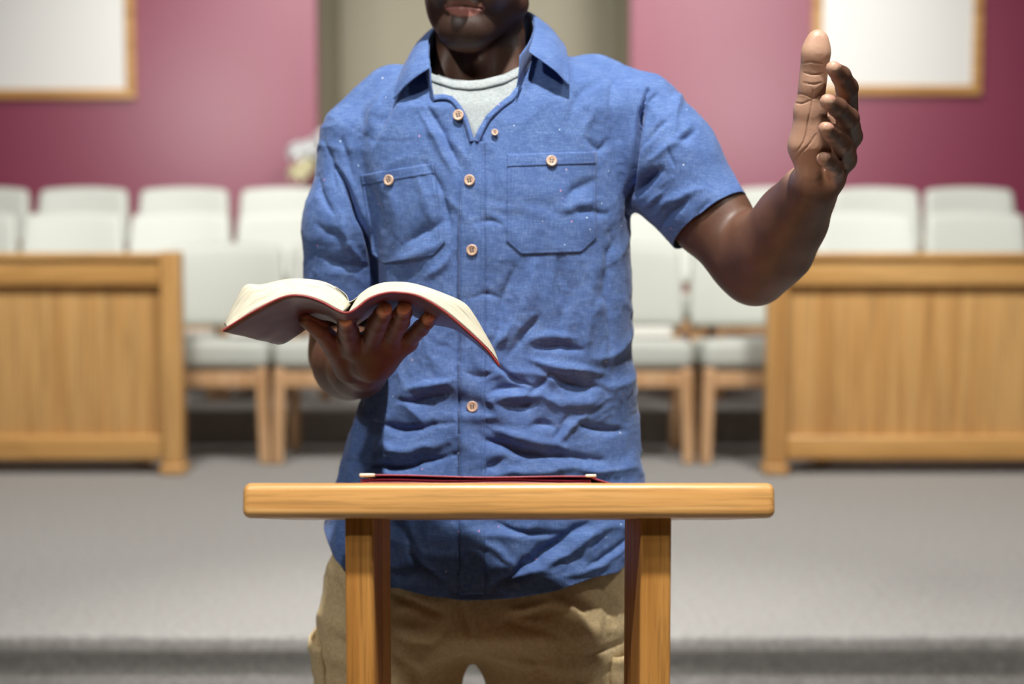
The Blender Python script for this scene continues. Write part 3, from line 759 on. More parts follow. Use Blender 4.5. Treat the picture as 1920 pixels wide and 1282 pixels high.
drape('pocket_band', lambda u, v: (677+136*u+22*v*.12, 328+20*v-22*u), 50, 8, .0016, .0008, SHIRTS, (0, 0, 0, 1))
drape('pocket_band', lambda u, v: (951+165*u, 290+24*v-6*u), 50, 8, .0016, .0008, SHIRTS, (0, 0, 0, 1))
def button(px, py, r=.0073, nrm=None, lift=.0042):
    h = hit(px, py, lift)
    c, n = h; n = n if nrm is None else np.array(nrm); z = Vector(n); q = Vector((0, 0, 1)).rotation_difference(z).to_matrix()
    rings = [(0, .0009), (.45, .0008), (.62, .0010), (.78, .0017), (.92, .0018), (1, .0010), (1, -.0006), (.9, -.0012), (0, -.0012)]
    m = 28; V = []
    for rr, zz in rings:
        for k in range(m): V.append((r*max(rr, .001)*math.cos(k*2*math.pi/m), r*max(rr, .001)*math.sin(k*2*math.pi/m), zz))
    F = [[i*m+j, i*m+(j+1) % m, (i+1)*m+(j+1) % m, (i+1)*m+j] for i in range(len(rings)-1) for j in range(m)]
    V = np.array([q@Vector(v) for v in V])+c
    F = [f[::-1] for f in F]
    o = part('button', V, np.array(F), BUTTON, shirt); o['label'] = 'tan four-hole button'
    o.data.materials.append(THREAD)
    B = []
    for sx, sy in ((1, 1), (1, -1), (-1, 1), (-1, -1)):
        v, f = rbox((r*.28, r*.28, .0006), .0002, 1, None, (sx*r*.22, sy*r*.22, .0011)); B.append((v, f))
    v, f = join(B); v = np.array([q@Vector(x) for x in v])+c
    bm = bmesh.new(); bm.from_mesh(o.data); vs = [bm.verts.new(x-np.array([0, 2, 0])) for x in v]
    for a in f:
        try: fc = bm.faces.new([vs[k] for k in a]); fc.material_index = 1
        except ValueError: pass
    bm.to_mesh(o.data); bm.free()
    return o
for b in ((882, 338), (886, 468), (887, 615), (886, 762), (732, 338), (1033, 303), (861, 217)): button(*b)
button(885, 925)
button(928, 250, .0045)
# --- collar
def ribbon(name, A, Bp, k, bulge, m, parent, thick=.0022, n=70):
    A = catmull(A, n); B_ = catmull(Bp, n); V = []
    for i in range(n):
        for j in range(k):
            t = j/(k-1); p = A[i]*(1-t)+B_[i]*t; out = p-np.array([NECK[0], NECK[1]+.01, p[2]]); out /= np.linalg.norm(out)
            V.append(p+out*bulge*math.sin(math.pi*min(1, t*1.15))+np.array([0, 0, .0]))
    V = np.array(V); V += normals(V, gridfaces(n, k))*(.0007*noise3(V*90))[:, None]
    o = part(name, V, gridfaces(n, k), m, parent)
    uvl = o.data.uv_layers.new(name='UVMap'); li = np.zeros(len(o.data.loops), int); o.data.loops.foreach_get('vertex_index', li)
    i, j = li//k, li % k; w = np.linalg.norm(A-B_, axis=1)*1000; L = np.linspace(0, 400, n)
    d = np.minimum(np.minimum((1-j/(k-1))*w[i], L[i]), L[-1]-L[i]); uvl.data.foreach_set('uv', np.stack([d, L[i]], 1).astype(np.float32).ravel())
    s = o.modifiers.new('cloth', 'SOLIDIFY'); s.thickness = thick; s.offset = 0
    sb = o.modifiers.new('soft', 'SUBSURF'); sb.levels = 1; sb.render_levels = 1
    return o
def tipY(px, py, d): 
    h = hit(px, py); return P(px, py, (h[0][1] if h else 1.93)-d)
fold = [P(806, 127, 1.905), P(803, 96, 1.935), P(808, 62, 1.985), P(838, 38, 2.055), P(905, 28, 2.10), P(965, 18, 2.085), P(996, 27, 2.03), P(1001, 60, 1.965), P(990, 97, 1.905)]
edge = [tipY(736, 188, .013), tipY(745, 150, .020), P(766, 110, 2.02), P(800, 88, 2.115), P(905, 82, 2.155), P(1010, 72, 2.13), P(1052, 78, 2.03), tipY(1066, 112, .022), tipY(1069, 161, .020)]
ribbon('collar', fold, edge, 12, .006, SHIRTS, shirt)
base = [P(813, 184, 1.905), P(800, 150, 1.94), P(806, 112, 1.985), P(838, 90, 2.06), P(905, 78, 2.105), P(965, 72, 2.09), P(994, 84, 2.03), P(996, 118, 1.955), P(968, 166, 1.895)]
sfold = [P(807, 130, 1.909), P(804, 99, 1.938), P(809, 65, 1.987), P(838, 41, 2.056), P(905, 31, 2.101), P(965, 21, 2.086), P(995, 30, 2.031), P(999, 63, 1.967), P(975, 104, 1.900)]
ribbon('collar_stand', sfold, base, 8, .002, SHIRTS, shirt)
# rolled front edge of the right-hand opening (folded placket facing)
def strip(name, pts, wpx, lift, m):
    c = catmull(np.array(pts, float), 60); V = []
    for i in range(60):
        a = c[max(i-1, 0)]; b = c[min(i+1, 59)]; t = (b-a)/np.linalg.norm(b-a); nn = np.array([-t[1], t[0]])
        for j in range(5):
            w = (j/4)*wpx; q = c[i]+nn*w
            h = hit(q[0]+nn[0]*3, q[1]+nn[1]*3, lift+.0025*math.sin(math.pi*j/4)) or hit(q[0]+nn[0]*8, q[1]+nn[1]*8, lift)
            V.append(P(q[0], q[1], h[0][1]) if h else V[-1])
    o = part(name, np.array(V), gridfaces(60, 5), m, shirt); s = o.modifiers.new('cloth', 'SOLIDIFY'); s.thickness = .0016; s.offset = 0
    return o
strip('front_edge', [(970, 158), (957, 178), (935, 195), (912, 217), (897, 243), (889, 264)], -11, .002, SHIRT)
strip('front_edge', [(812, 180), (830, 178), (848, 182), (864, 199), (875, 220), (884, 246), (889, 264)], 9, .001, SHIRT)
# --- undershirt
ti = Loft([(z, cx, a-.012, cy, bf-.012, bb-.012) for z, cx, a, cy, bf, bb in torso_rows[:8]], 2.35)
V, F = polygonise(ti, .0035); V = relax(V, F, 3); T = tri(F); px, py = proj(V)
V += normals(V, T)*(.0012*noise3(V*45))[:, None]
neckl = np.interp(px, [780, 818, 850, 880, 905, 945, 975, 1010], [125, 140, 150, 153, 151, 141, 126, 110])
g = np.where(V[:, 1] < 2.03, neckl-py, (V[:, 2]-Z(100)+.0)*1000+(2.03-V[:, 1])*100)
V, T = clip(V, T, g*.001); px, py = proj(V)
V, T = clip(V, T, Z(345)-V[:, 2])
tee = part('undershirt', V, T, TEE); tee['label'] = 'heather grey undershirt'
s = tee.modifiers.new('cloth', 'SOLIDIFY'); s.thickness = .0018; s.offset = -1
TBV = BVHTree.FromPolygons(V.tolist(), T.tolist())
def rib():
    xs = np.linspace(808, 985, 60); V = []
    for x in xs:
        y0 = np.interp(x, [780, 818, 850, 880, 905, 945, 975, 1010], [125, 140, 150, 153, 151, 141, 126, 110])
        for j in range(5):
            py_ = y0-1+j*4.2; a = P(x, py_+1.5, .5); d = P(x, py_+1.5, 2.5)-a; d /= np.linalg.norm(d); r = TBV.ray_cast(Vector(a), Vector(d))
            Y = r[0][1] if r[0] is not None else 1.97
            V.append(P(x, py_, Y-.001-.0012*math.sin(math.pi*j/4)))
    o = part('neckband', np.array(V), gridfaces(60, 5), TEE, tee); s = o.modifiers.new('c', 'SOLIDIFY'); s.thickness = .0015; s.offset = 0
rib()
# ================================================================ BODY
Cp = P(889, 75, 2.005)
ya, pi_ = math.radians(-9), math.radians(9)
# head frame: x to picture right, y towards the camera, z up
Ry = np.array([[math.cos(ya), math.sin(ya)*1, 0], [-math.sin(ya)*-1*-1, math.cos(ya), 0], [0, 0, 1]])
fw = np.array([math.sin(ya), -math.cos(ya), 0]); up = np.array([0, 0, 1.]); rt = np.array([math.cos(ya), math.sin(ya), 0])
fw2 = fw*math.cos(pi_)-up*math.sin(pi_); up2 = up*math.cos(pi_)+fw*math.sin(pi_)
ro = math.radians(-4); rt2 = rt*math.cos(ro)+up2*math.sin(ro); up3 = up2*math.cos(ro)-rt*math.sin(ro)
HM = np.stack([rt2, fw2, up3])          # rows: head axes in world
def H(x, y, z): return Cp+x*rt2+y*fw2+z*up3
def hc(a, b, ra, rb, flat=None): return Cap(H(*a), H(*b), ra, rb, flat)
head = Grp(.022,
    Ell(H(0, -.012, .150), (.076, .098, .092), HM), Ell(H(0, .020, .078), (.065, .066, .085), HM),
    hc((-.057, -.012, .050), (-.016, .070, .010), .017, .019), hc((.056, -.012, .050), (.016, .070, .010), .017, .019), hc((0, .0745, .016), (0, .0745, .016), .025, .025),
    hc((-.045, .055, .092), (-.03, .068, .066), .016, .014), hc((.045, .055, .092), (.03, .068, .066), .016, .014),
    hc((-.05, .062, .135), (.05, .062, .135), .018, .018))
face = Grp(.006, head,
    hc((0, .092, .126), (0, .111, .088), .008, .012), hc((-.013, .096, .079), (.013, .096, .079), .0085, .0085),
    hc((-.020, .086, .076), (-.025, .076, .062), .008, .010), hc((.020, .086, .076), (.025, .076, .062), .008, .010),
    hc((0, .089, .052), (-.020, .083, .048), .0075, .004), hc((0, .089, .052), (.020, .083, .048), .0075, .004),
    hc((0, .0885, .0390), (-.019, .083, .043), .0080, .0045), hc((0, .0885, .0390), (.019, .083, .043), .0080, .0045),
    hc((-.076, -.012, .115), (-.074, -.006, .075), .017, .010, (rt2, .35)), hc((.076, -.012, .115), (.074, -.006, .075), .017, .010, (rt2, .35)),
    Ell(H(-.031, .070, .117), (.0125,)*3), Ell(H(.031, .070, .117), (.0125,)*3))
neck = Grp(.02, Cap(P(905, 175, 2.035), P(899, 60, 2.03), .064, .0625), Cap(P(830, 160, 1.985), P(850, 60, 2.0), .018, .018), Cap(P(966, 160, 1.985), P(955, 60, 2.0), .018, .018),
    Cap(P(893, 118, 1.965), P(893, 96, 1.972), .012, .012))
trunk = Loft([(z, cx, a-.034, cy, bf-.030, bb-.030) for z, cx, a, cy, bf, bb in torso_rows if z < Z(170)], 2.3)
def lp(px, y, Y=2.0): return P(px, y, Y)
HIPL, HIPR = P(760, 1130, 2.01), P(1045, 1130, 2.01)
KL, KR = np.array([HIPL[0]-.02, 1.99, .46]), np.array([HIPR[0]+.02, 1.99, .46])
AL, AR = np.array([KL[0], 2.03, .09]), np.array([KR[0], 2.03, .09])
legs = Grp(.02, Cap(HIPL, KL, .080, .052), Cap(KL, AL, .052, .036), Cap(HIPR, KR, .080, .052), Cap(KR, AR, .052, .036),
    Cap(AL, AL+[-.02, -.13, -.045], .035, .028), Cap(AR, AR+[.02, -.13, -.045], .035, .028))
def finger(pts, rs): return Grp(.004, *[Cap(pts[i], pts[i+1], rs[i], rs[i+1]) for i in range(len(pts)-1)])
def arc(a, b, c, d=None): return [np.array(x, float) for x in (a, b, c)+(() if d is None else (d,))]
# ---- raised hand (his left)
mcp = [P(1588, 212, 1.745), P(1597, 256, 1.738), P(1586, 300, 1.738), P(1564, 338, 1.742)]
pip = [P(1588, 165, 1.700), P(1591, 222, 1.688), P(1579, 270, 1.690), P(1566, 314, 1.700)]
dip = [P(1577, 142, 1.674), P(1570, 201, 1.660), P(1561, 250, 1.664), P(1554, 302, 1.679)]
tip = [P(1562, 128, 1.655), P(1551, 190, 1.641), P(1548, 241, 1.645), P(1543, 297, 1.664)]
fr = [(.0138, .0130, .0112, .0088), (.0132, .0124, .0110, .0090), (.0126, .0118, .0105, .0088), (.0112, .0102, .0093, .0080)]
fingersL = Grp(.0012, *[finger([mcp[i], pip[i], dip[i], tip[i]], fr[i]) for i in range(4)])
wl = W_L; pn = np.array([-.8, -.6, 0])
palmL = Grp(.012, Cap(wl, P(1560, 300, 1.75), .024, .020, (pn, .75)), Cap(P(1552, 300, 1.75), mcp[0]+[-.006, .0, 0], .020, .014), Cap(P(1552, 300, 1.75), mcp[1]+[-.004, 0, 0], .020, .014),
    Cap(P(1550, 315, 1.75), mcp[2]+[-.003, 0, 0], .019, .013), Cap(P(1545, 330, 1.748), mcp[3], .019, .012),
    Cap(P(1520, 318, 1.730), P(1516, 338, 1.742), .0185, .017),                                     # heel
    Cap(P(1516, 268, 1.722), P(1521, 205, 1.712), .0235, .0185), Cap(P(1516, 278, 1.728), P(1545, 240, 1.74), .022, .018))
thumbL = Grp(.012, Cap(P(1518, 205, 1.712), P(1523, 160, 1.702), .0185, .0135), Cap(P(1523, 160, 1.702), P(1526, 130, 1.698), .0135, .0128), Cap(P(1526, 130, 1.698), P(1530, 98, 1.690), .0130, .0142, ((0, -1, 0), .8)), Cap(P(1530, 98, 1.690), P(1533, 74, 1.688), .0142, .0118, ((0, -1, 0), .8)))
handL = Grp(.007, palmL, fingersL, thumbL)
EM = E_L
armL = Grp(.03, Cap(P(1215, 245, 2.0), P(1330, 405, 1.945), .050, .049), Cap(P(1330, 405, 1.945), P(1396, 482, 1.912), .049, .043), Cap(P(1396, 482, 1.912), P(1418, 512, 1.90), .043, .037),
    Cap(P(1418, 512, 1.90), P(1452, 462, 1.865), .0355, .0465), Cap(P(1452, 462, 1.865), P(1486, 408, 1.82), .0465, .040), Cap(P(1486, 408, 1.82), P(1515, 362, 1.775), .040, .0285), Cap(P(1515, 362, 1.775), W_L, .0285, .0255))
# ---- hand under the book (his right)
m2 = [P(660, 648, 1.770), P(695, 640, 1.762), P(732, 638, 1.765), P(763, 640, 1.775)]
p2 = [P(653, 622, 1.722), P(708, 606, 1.708), P(750, 602, 1.712), P(789, 615, 1.728)]
d2 = [P(650, 609, 1.697), P(717, 590, 1.684), P(756, 586, 1.688), P(800, 603, 1.706)]
t2 = [P(648, 600, 1.678), P(722, 579, 1.668), P(758, 577, 1.672), P(806, 593, 1.692)]
fingersR = Grp(.0012, *[finger([m2[i], p2[i], d2[i], t2[i]], fr[i]) for i in range(4)])
th2 = [P(655, 690, 1.82), P(628, 650, 1.775), P(600, 618, 1.735), P(572, 600, 1.715)]
palmR = Grp(.014, Cap(W_R, P(705, 662, 1.79), .026, .024), *[Cap(P(700, 672, 1.80), q, .024, .0145) for q in m2])
handR = Grp(.008, palmR, fingersR, finger(th2, (.020, .0145, .0115, .0085)))
armR = Grp(.03, Cap(P(665, 280, 2.02), P(640, 560, 2.045), .048, .046), Cap(P(640, 560, 2.045), P(640, 662, 2.07), .046, .041),
    Cap(P(640, 665, 2.068), P(655, 680, 1.99), .041, .0455), Cap(P(655, 680, 1.99), P(672, 690, 1.90), .0455, .034), Cap(P(672, 690, 1.90), W_R, .034, .027))
shl = Grp(.03, Cap(P(905, 190, 2.035), P(700, 255, 2.02), .05, .05), Cap(P(905, 190, 2.035), P(1185, 225, 2.01), .05, .055))
BODY = Grp(.012, Grp(.03, trunk, legs, shl, neck), face, armL, handL, armR, handR)
V, F = polygonise(BODY, .0026, 24); V = relax(V, F, 2)
# finer mesh around the raised hand and mouth
px, py = proj(V)
def refine(V, F, sel):
    bm = bmesh.new(); me = bpy.data.meshes.new('tmp'); me.from_pydata(V.tolist(), [], F.tolist()); bm.from_mesh(me); bm.verts.ensure_lookup_table()
    es = [e for e in bm.edges if sel[e.verts[0].index] and sel[e.verts[1].index]]
    bmesh.ops.subdivide_edges(bm, edges=es, cuts=1, use_grid_fill=True, smooth=0)
    bmesh.ops.triangulate(bm, faces=[f for f in bm.faces if len(f.verts) > 4]+[f for f in bm.faces if len(f.verts) == 4])
    bm.verts.index_update(); V = np.array([v.co[:] for v in bm.verts]); F = np.array([[v.index for v in f.verts] for f in bm.faces]); bm.free(); bpy.data.meshes.remove(me); return V, F
sel = ((px > 1450) & (py < 400) & (V[:, 1] < 1.85)) | ((px > 560) & (px < 840) & (py > 560) & (py < 730) & (V[:, 1] < 1.86)) | ((px > 780) & (px < 1000) & (py < 110) & (V[:, 1] < 1.98))
V, F = refine(V, F, sel); V = relax(V, F, 1, .4)
N = normals(V, F); px, py = proj(V)
def near(pts, r): 
    d = np.min([np.linalg.norm(V-p, axis=1) for p in pts], 0); return sstep(r, r*.6, d)
# pigment masks
_hd = P(1560, 200, 1.72)-P(1505, 352, 1.745); _hd /= np.linalg.norm(_hd)
inL = sstep(-.010, .020, (V-P(1512, 352, 1.74))@_hd)*(V[:, 0] > .25)*(V[:, 1] < 1.83)
palm = inL*sstep(.02, .45, N@(np.array([-.80, -.60, .0])))
thz = inL*(np.linalg.norm(np.cross(V-P(1526, 132, 1.698), P(1533, 70, 1.688)-P(1520, 205, 1.712))/np.linalg.norm(P(1533, 70, 1.688)-P(1520, 205, 1.712)), axis=1) < .03)*(V[:, 2] > P(0, 215, 1.71)[2])
palm = np.maximum(palm, thz*sstep(.0, .4, -N[:, 1]))
inR = (V[:, 1] < 1.86)*(V[:, 2] < P(0, 560, 1.7)[2])*(V[:, 0] < -.1)*(V[:, 2] > .95)
palm = np.maximum(palm, inR*sstep(.1, .5, N[:, 2]))
for t in t2: palm = np.maximum(palm, near([t], .0135)*sstep(-.2, .3, -N[:, 1]+N[:, 2]*.6))
for t in tip: palm = np.maximum(palm, near([t], .0125)*sstep(-.1, .3, N@np.array([-.7, -.7, .1])))
nail = np.zeros(len(V))
bk = np.array([.75, .1, .35])
for t, d in zip(tip, dip):
    ax = (t-d)/np.linalg.norm(t-d); b = bk-(bk@ax)*ax; b /= np.linalg.norm(b); nail = np.maximum(nail, near([t+b*.0075+ax*.001], .0062)*sstep(.3, .6, N@b))
ax = np.array([0, 0, 1.]); nail = np.maximum(nail, near([P(1532, 82, 1.688)+np.array([.003, .012, 0])], .010)*sstep(.3, .6, N[:, 1]))
L3 = (V-Cp)@HM.T        # head coordinates
lx, ly, lz = L3[:, 0], L3[:, 1], L3[:, 2]
upl = lz < .054-.0040*np.clip(1-np.abs(lx)/.006, 0, 1)-np.clip(np.abs(lx)/.027, 0, 1)**2*.008
lol = lz > .0325+np.clip(np.abs(lx)/.027, 0, 1)**2*.0095
lip = (ly > .07)*upl*lol*(np.abs(lx) < .027)*1.0
lip = relax(np.stack([lip]*3, 1), F, 3)[:, 0]
beard = (ly > .0)*sstep(.062, .045, lz)*sstep(-.012, -.004, lz)*.75*(1-lip)*(np.abs(lx) < .1)
beard = relax(np.stack([beard*1.0]*3, 1), F, 12)[:, 0]
# creases of palm and thumb (they are folds in the skin: cut into the surface)
CRE = [[(1502, 119), (1520, 116), (1542, 120)], [(1507, 136), (1526, 140), (1544, 138)], [(1506, 155), (1526, 158), (1540, 155)], [(1486, 176), (1506, 176), (1527, 184), (1538, 178)],
       [(1524, 170), (1521, 200), (1514, 232), (1508, 262), (1494, 283), (1487, 284)], [(1530, 252), (1516, 272), (1502, 286), (1492, 300)], [(1484, 190), (1502, 194), (1520, 188)]]
crease = np.zeros(len(V)); m = (inL > 0) & (-N[:, 1] > .05)
for c in CRE:
    d, t = segdist(px[m], py[m], [tuple(q) for q in catmull(c, 12)]); crease[m] = np.maximum(crease[m], np.exp(-(d/1.5)**2)*(.4+.6*np.sin(np.pi*t)))
d, t = segdist(px, py, [(842, 17), (858, 15), (872, 17), (892, 14), (912, 5)])
V = V-N*(crease*.0011)[:, None]
mouth = np.exp(-((lz-(.0455-np.clip(np.abs(lx)/.027, 0, 1)**2*.003))/.0014)**2)*(np.abs(lx) < .026)*(ly > .07)
V = V-N*(mouth*.0022)[:, None]; lip *= 1-.8*mouth; lip *= np.where(lz > .046, .25, 1)
body = part('body', V, F, SKIN)
for nm, a in (('palm', palm), ('lip', lip), ('beard', beard), ('nail', nail), ('crease', crease*.45)):
    at = body.data.attributes.new(nm, 'FLOAT', 'POINT'); at.data.foreach_set('value', np.clip(a, 0, 1).astype(np.float32))
# hair cap
hV, hF = polygonise(Ell(H(0, -.016, .154), (.0795, .100, .094), HM), .004); hT = tri(hF)
l = (hV-Cp)@HM.T; g = np.maximum(.155-l[:, 2]+np.clip(-l[:, 1], -.05, .08)*-.9-.02, l[:, 1]-.062)
hV, hT = clip(hV, hT, g); hV = hV+normals(hV, hT)*(.002*noise3(hV*200))[:, None]; part('hair', hV, hT, HAIR)
# ================================================================ TROUSERS
tr_rows = [row(1000, 632, 1190, 2.005, .118, .125), row(1060, 624, 1184, 2.005, .124, .130), row(1110, 616, 1180, 2.005, .128, .132), row(1150, 611, 1178, 2.0, .128, .130), row(1190, 618, 1166, 2.0, .104, .112)]
gl, gr = P(864, 1282, 2.0)[0], P(914, 1282, 2.0)[0]; ol, orr = P(600, 1282, 2.0)[0], P(1172, 1282, 2.0)[0]
zc_ = Z(1200); z0 = Z(1282)
def leg(x0t, x1t, x0, x1, sg):
    c, a = (x0+x1)/2, (x1-x0)/2; ct, at_ = (x0t+x1t)/2, (x1t-x0t)/2
    ex = .018
    return Loft([(zc_+.10, ct-sg*(ex*.8+.011), at_+ex*.8-.011, 2.0, .102, .108), (zc_+.035, ct-sg*(ex*.35+.003), at_+ex*.35-.003, 2.0, .108, .114), (zc_-.002, ct, at_, 2.0, .108, .115), (z0, c, a, 2.0, .100, .108), (.50, c+sg*.012, .090, 2.0, .092, .098), (.30, c+sg*.015, .082, 2.01, .082, .09), (.05, c+sg*.02, .078, 2.02, .08, .082)], 2.2)
tl = leg(P(606, 1180, 2.)[0], P(884, 1180, 2.)[0], ol, gl, -1); trr = leg(P(887, 1180, 2.)[0], P(1177, 1180, 2.)[0], gr, orr, 1)
TRF = Grp(.035, Loft(tr_rows, 2.5), tl, trr)
V, F = polygonise(TRF, .0036); V = relax(V, F, 3); T = tri(F); N = normals(V, T); px, py = proj(V)
TF = [([(735, 1112), (770, 1128), (800, 1140), (830, 1150)], 9, -6), ([(735, 1140), (775, 1136), (812, 1158)], 14, 6), ([(740, 1192), (790, 1212), (822, 1200), (838, 1165)], 9, -8), ([(740, 1170), (780, 1180), (810, 1178)], 14, 6),
      ([(866, 1120), (872, 1160), (884, 1200)], 8, -7), ([(958, 1146), (985, 1140), (1030, 1128)], 6, 6), ([(950, 1160), (1000, 1152), (1050, 1140)], 8, -4), ([(936, 1166), (970, 1170), (1060, 1194)], 8, -4), ([(1030, 1122), (1070, 1140), (1100, 1180)], 12, 5),
      ([(1096, 1226), (1130, 1218), (1170, 1202)], 5, -4), ([(1120, 1080), (1140, 1120), (1138, 1190)], 12, -3), ([(625, 1080), (640, 1110), (634, 1160)], 10, -3), ([(620, 1180), (640, 1200), (690, 1210)], 9, -4), ([(740, 1230), (770, 1250), (790, 1282)], 10, -5), ([(960, 1210), (1000, 1240), (1040, 1282)], 14, -4)]
disp = .0016*(1-np.abs(noise3(V*np.array([30, 22, 22])))*2)+.005*noise3(V*np.array([12, 10, 9]))+.0006*noise3(V*120)
fr_ = sstep(.15, -.25, N[:, 1])
for pts, hw, dep in TF:
    c = [tuple(q) for q in catmull(pts, 14)]; s_ = np.where((np.abs(px-np.mean([p[0] for p in pts])) < 160) & (py > 1040) & (fr_ > 0))[0]
    d, t = segdist(px[s_], py[s_], c); disp[s_] += dep*.001*np.exp(-np.abs(d/hw)**1.6)*fr_[s_]*(.3+.7*np.sin(np.pi*t))
V = V+N*disp[:, None]
V, T = clip(V, T, V[:, 2]-(Z(1000)-.005)); V, T = clip(V, T, .055-V[:, 2])
tro = part('trousers', V, T, KHAKI); tro['label'] = 'khaki cargo trousers'
s = tro.modifiers.new('cloth', 'SOLIDIFY'); s.thickness = .002; s.offset = -1
KBV = BVHTree.FromPolygons(V.tolist(), T.tolist())
def side_pocket(sg, ztop, zbot, y0, y1, out0):
    """cargo pocket wrapped round the outside of the thigh with its flap"""
    def patch(name, zt_, zb_, ya_, yb_, lift, nu=26, nv=16):
        Vp = []; 
        for i in range(nu):
            for j in range(nv):
                y = ya_+(yb_-ya_)*i/(nu-1); z = zt_+(zb_-zt_)*j/(nv-1)
                # cast from outside towards the thigh axis
                cx = (ol+gl)/2 if sg < 0 else (orr+gr)/2
                d = Vector((cx, 2.0, z))-Vector((cx+sg*.3*math.cos(y), 2.0-.3*math.sin(y), z)); o_ = Vector((cx, 2.0, z))-d
                r = KBV.ray_cast(o_, d.normalized()); p = np.array(r[0]); n = np.array(r[1]); n = -n if n@np.array(d) > 0 else n
                b = math.sin(math.pi*i/(nu-1))**.35*math.sin(math.pi*min(1, (j+.8)/(nv-1)))**.35
                Vp.append(p+n*lift*b+n*.0008)
        o = part(name, np.array(Vp), gridfaces(nu, nv, flip=sg > 0), KHAKI, tro); s = o.modifiers.new('c', 'SOLIDIFY'); s.thickness = .0022; s.offset = 0
        return o
    patch('cargo_pocket', ztop-.01, zbot, y0, y1, .009); patch('pocket_flap', ztop+.012, ztop-.055, y0-.04, y1+.04, .014, 26, 9)
side_pocket(-1, Z(1205), Z(1205)-.2, -1.0, .62, 0); side_pocket(1, Z(1216), Z(1216)-.2, -1.0, .80, 0)
SHOE = mat('dark_shoe_leather', (.03, .022, .018), .5)
for c, sg in ((AL, -1), (AR, 1)):
    v, f = polygonise(Grp(.02, Cap(c+[0, .01, -.03], c+[sg*.02, -.15, -.052], .046, .040, ((0, 0, 1), .9)), Cap(c+[0, .02, -.04], c+[0, 0, .0], .044, .046)), .004)
    v[:, 2] = np.maximum(v[:, 2], .0); part('shoe', relax(v, f, 1), f, SHOE)
# ================================================================ THE OPEN BOOK
NEARC = [(417, 619), (440, 604), (480, 580), (530, 556), (565, 553), (600, 563), (632, 580), (648, 585), (664, 580), (690, 560), (718, 549), (745, 547), (785, 554), (830, 580), (880, 622), (915, 655), (937, 684)]
FARC = [(521, 643), (534, 640), (556, 626), (584, 606), (604, 597), (624, 600), (642, 610), (652, 613), (664, 609), (690, 592), (714, 583), (738, 581), (770, 586), (806, 604), (856, 616), (905, 652), (943, 690)]
YN, YF = 1.60, 1.775
bko = tag(empty('book', tuple(P(650, 585, 1.68))), 'open burgundy leather book held from below in the man\'s hand', 'book')
def bp(name, V, F, m, smooth=True):
    return newmesh(name, V-np.array(bko.location), F, m, bko, smooth)
nb = 90
A = catmull([P(x, y, YN+.02*max(0, (x-650)/290)) for x, y in NEARC], nb); Bf = catmull([P(x, y, YF-.02*max(0, (x-650)/290)) for x, y in FARC], nb)
def cover_pt(i, t): 
    p = A[i]*(1-t)+Bf[i]*t; return p
nk = 18
Vc = np.array([cover_pt(i, j/(nk-1)) for i in range(nb) for j in range(nk)]); Fc = gridfaces(nb, nk)
Nc = normals(Vc, Fc); 
if Nc[:, 2].mean() < 0: Nc = -Nc; Fc = Fc[:, ::-1]
Vc = Vc+Nc*(.0006*noise3(Vc*60))[:, None]
cv = bp('cover', Vc, Fc, LEATHER); s = cv.modifiers.new('t', 'SOLIDIFY'); s.thickness = .0022; s.offset = -1
# red turned edge along the near border
def tube(name, pts, r, m, parent_f=bp, k=8):
    V = []; n = len(pts)
    for i, p in enumerate(pts):
        t = pts[min(i+1, n-1)]-pts[max(i-1, 0)]; t /= np.linalg.norm(t); a = np.cross(t, [0, 0, 1.]); a /= np.linalg.norm(a); b = np.cross(t, a)
        for j in range(k): V.append(p+r*(math.cos(j*2*math.pi/k)*a+math.sin(j*2*math.pi/k)*b))
    F = [[i*k+j, i*k+(j+1) % k, (i+1)*k+(j+1) % k, (i+1)*k+j] for i in range(n-1) for j in range(k)]
    return parent_f(name, np.array(V), np.array(F), m)
brd = [A[i]+Nc[i*nk]*-.0008 for i in range(nb)]
tube('cover_edge', brd, .00135, LEDGE)['label'] = 'red edge of the leather cover'
